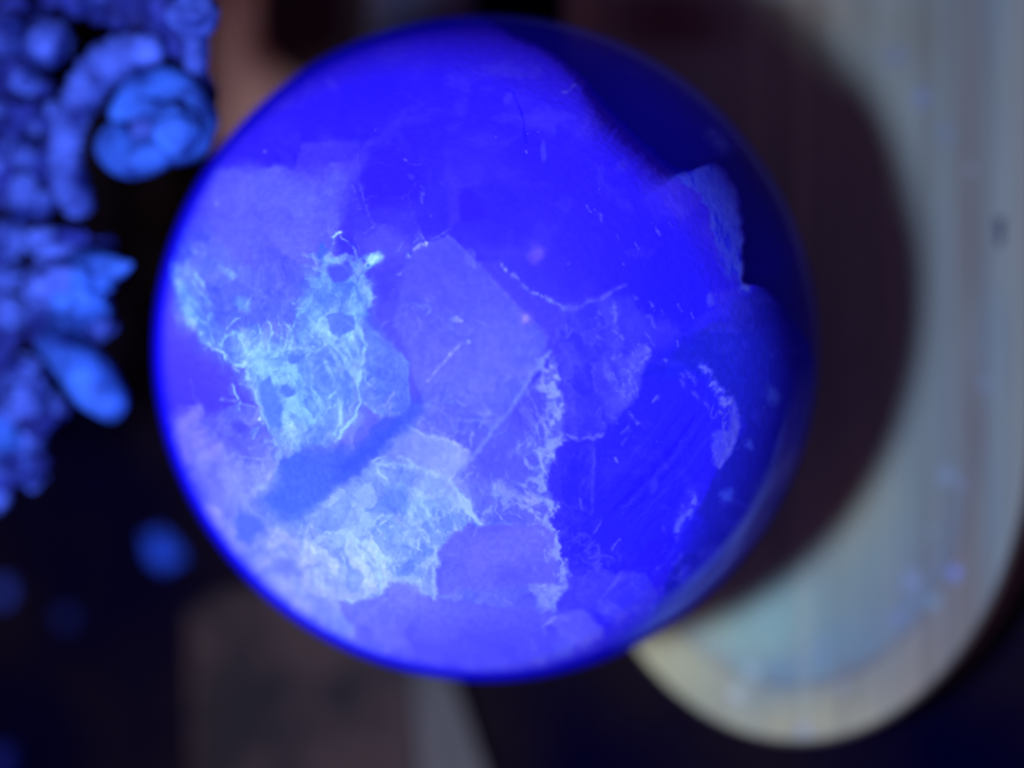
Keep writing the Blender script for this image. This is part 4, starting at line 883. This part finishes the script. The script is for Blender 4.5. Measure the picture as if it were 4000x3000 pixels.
# ------------------------------------------------------------------ dim things behind: brown pad above, grey block below
def block(name, pts, z0, z1, mat, parent, inset=.03, paintf=None):
    def ring(k, z):
        q = np.array([P(x, y, z) for x, y in pts]); c = q.mean(0); d = q - c
        l = np.linalg.norm(d[:, :2], axis=1, keepdims=True); return c + d * (1 - k / l)
    R = [ring(0, z0), ring(0, z1 - .03), ring(inset * .4, z1 - .008), ring(inset, z1)]
    n = len(pts); V = np.concatenate(R); F = []
    for k in range(3):
        for i in range(n): F.append((k * n + i, k * n + (i + 1) % n, (k + 1) * n + (i + 1) % n, (k + 1) * n + i))
    F.append(tuple(range(3 * n, 4 * n))); F.append(tuple(range(n))[::-1])
    return mesh_obj(name, V, F, mat, parent, smooth=False)
def worn_pad():
    root = empty('leather_pad', P(1200, 200, TZ))
    m, nt, out = material('rust_brown_leather')
    b = N(nt, 'ShaderNodeBsdfPrincipled'); b.inputs['Roughness'].default_value = .7; b.inputs['Specular IOR Level'].default_value = .1
    tc = N(nt, 'ShaderNodeTexCoord'); no = N(nt, 'ShaderNodeTexNoise'); no.inputs['Scale'].default_value = 40
    sx = N(nt, 'ShaderNodeSeparateXYZ'); nt.links.new(tc.outputs['Object'], sx.inputs[0]); nt.links.new(tc.outputs['Object'], no.inputs['Vector'])
    ad = N(nt, 'ShaderNodeMath', operation='MULTIPLY_ADD'); nt.links.new(no.outputs['Fac'], ad.inputs[0]); ad.inputs[1].default_value = .012
    nt.links.new(sx.outputs['X'], ad.inputs[2])
    mr = N(nt, 'ShaderNodeMapRange'); mr.inputs['From Min'].default_value = 0.0; mr.inputs['From Max'].default_value = .034; nt.links.new(ad.outputs[0], mr.inputs['Value'])
    cr = N(nt, 'ShaderNodeValToRGB'); e = cr.color_ramp.elements
    e[0].position = 0; e[0].color = (.50, .24, .095, 1); e[1].position = 1; e[1].color = (.16, .18, .14, 1)
    k = e.new(.30); k.color = (.12, .07, .03, 1); k = e.new(.62); k.color = (.05, .055, .06, 1)
    nt.links.new(mr.outputs[0], cr.inputs['Fac']); nt.links.new(cr.outputs[0], b.inputs['Base Color']); nt.links.new(b.outputs[0], out.inputs['Surface'])
    block('pad_body', [(815, -250), (1850, -250), (1850, 60), (1500, 330), (1150, 430), (960, 560), (850, 610), (812, 500)], TZ + .002, TZ + .06, m, root)
    props(root, 'out-of-focus rust brown pad showing above the ball, partly under a dark round lid', 'pad')
    lid = empty('round_lid', P(1170, 70, TZ + .06))
    V = []; F = []; n = 48
    prof = [(.235, TZ + .062), (.245, TZ + .09), (.24, TZ + .13), (.22, TZ + .15), (.19, TZ + .152), (.17, TZ + .135)]
    c = P(1225, 40, TZ + .1)
    for r, z in prof:
        for k in range(n): a = 2 * math.pi * k / n; V.append((c[0] + r * .98 * math.cos(a), c[1] + r * 1.08 * math.sin(a), z))
    for i in range(len(prof) - 1):
        for k in range(n): F.append((i * n + k, i * n + (k + 1) % n, (i + 1) * n + (k + 1) % n, (i + 1) * n + k))
    F.append(tuple(range(n))[::-1])
    mesh_obj('lid_rim', V, F, mottled('dark_lid', (.03, .014, .007), (.045, .022, .010), 30, .6, .1), lid)
    V2 = [tuple(V[(len(prof) - 1) * n + k]) for k in range(n)]; V2 = [(x, y, z + .001) for x, y, z in V2]
    mesh_obj('lid_top', V2, [tuple(range(n))], mottled('dark_lid_top', (.035, .016, .008), (.06, .028, .012), 25, .6, .1), lid, smooth=False)
    props(lid, 'dark brown round lid lying on the brown pad above the ball', 'lid')
worn_pad()
def grey_block():
    root = empty('mottled_block', P(1250, 2750, TZ))
    m, nt, out = material('mauve_mottled_stone')
    b = N(nt, 'ShaderNodeBsdfPrincipled'); b.inputs['Roughness'].default_value = .75; b.inputs['Specular IOR Level'].default_value = .1
    tc = N(nt, 'ShaderNodeTexCoord'); no = N(nt, 'ShaderNodeTexNoise'); no.inputs['Scale'].default_value = 95; no.inputs['Detail'].default_value = 3
    nt.links.new(tc.outputs['Object'], no.inputs['Vector'])
    cr = N(nt, 'ShaderNodeValToRGB'); e = cr.color_ramp.elements
    e[0].position = .40; e[0].color = (.03, .024, .014, 1); e[1].position = .60; e[1].color = (.080, .050, .026, 1)
    nt.links.new(no.outputs['Fac'], cr.inputs['Fac']); nt.links.new(cr.outputs[0], b.inputs['Base Color']); nt.links.new(b.outputs[0], out.inputs['Surface'])
    block('block_body', [(730, 2400), (860, 2310), (1050, 2260), (1500, 2350), (1590, 2600), (1650, 3300), (760, 3300), (735, 2700)], TZ + .002, TZ + .14, m, root, .16)
    block('edge_strip', [(1500, 2350), (1640, 2340), (1765, 2620), (1810, 2740), (1900, 3010), (1980, 3300), (1660, 3300), (1595, 2600)], TZ + .002, TZ + .125, mottled('grey_edge', (.08, .075, .042), (.17, .15, .08), 40, .7, .1), root, .02)
    props(root, 'blurred mauve-grey mottled block with a lighter right edge, below the ball', 'block')
grey_block()
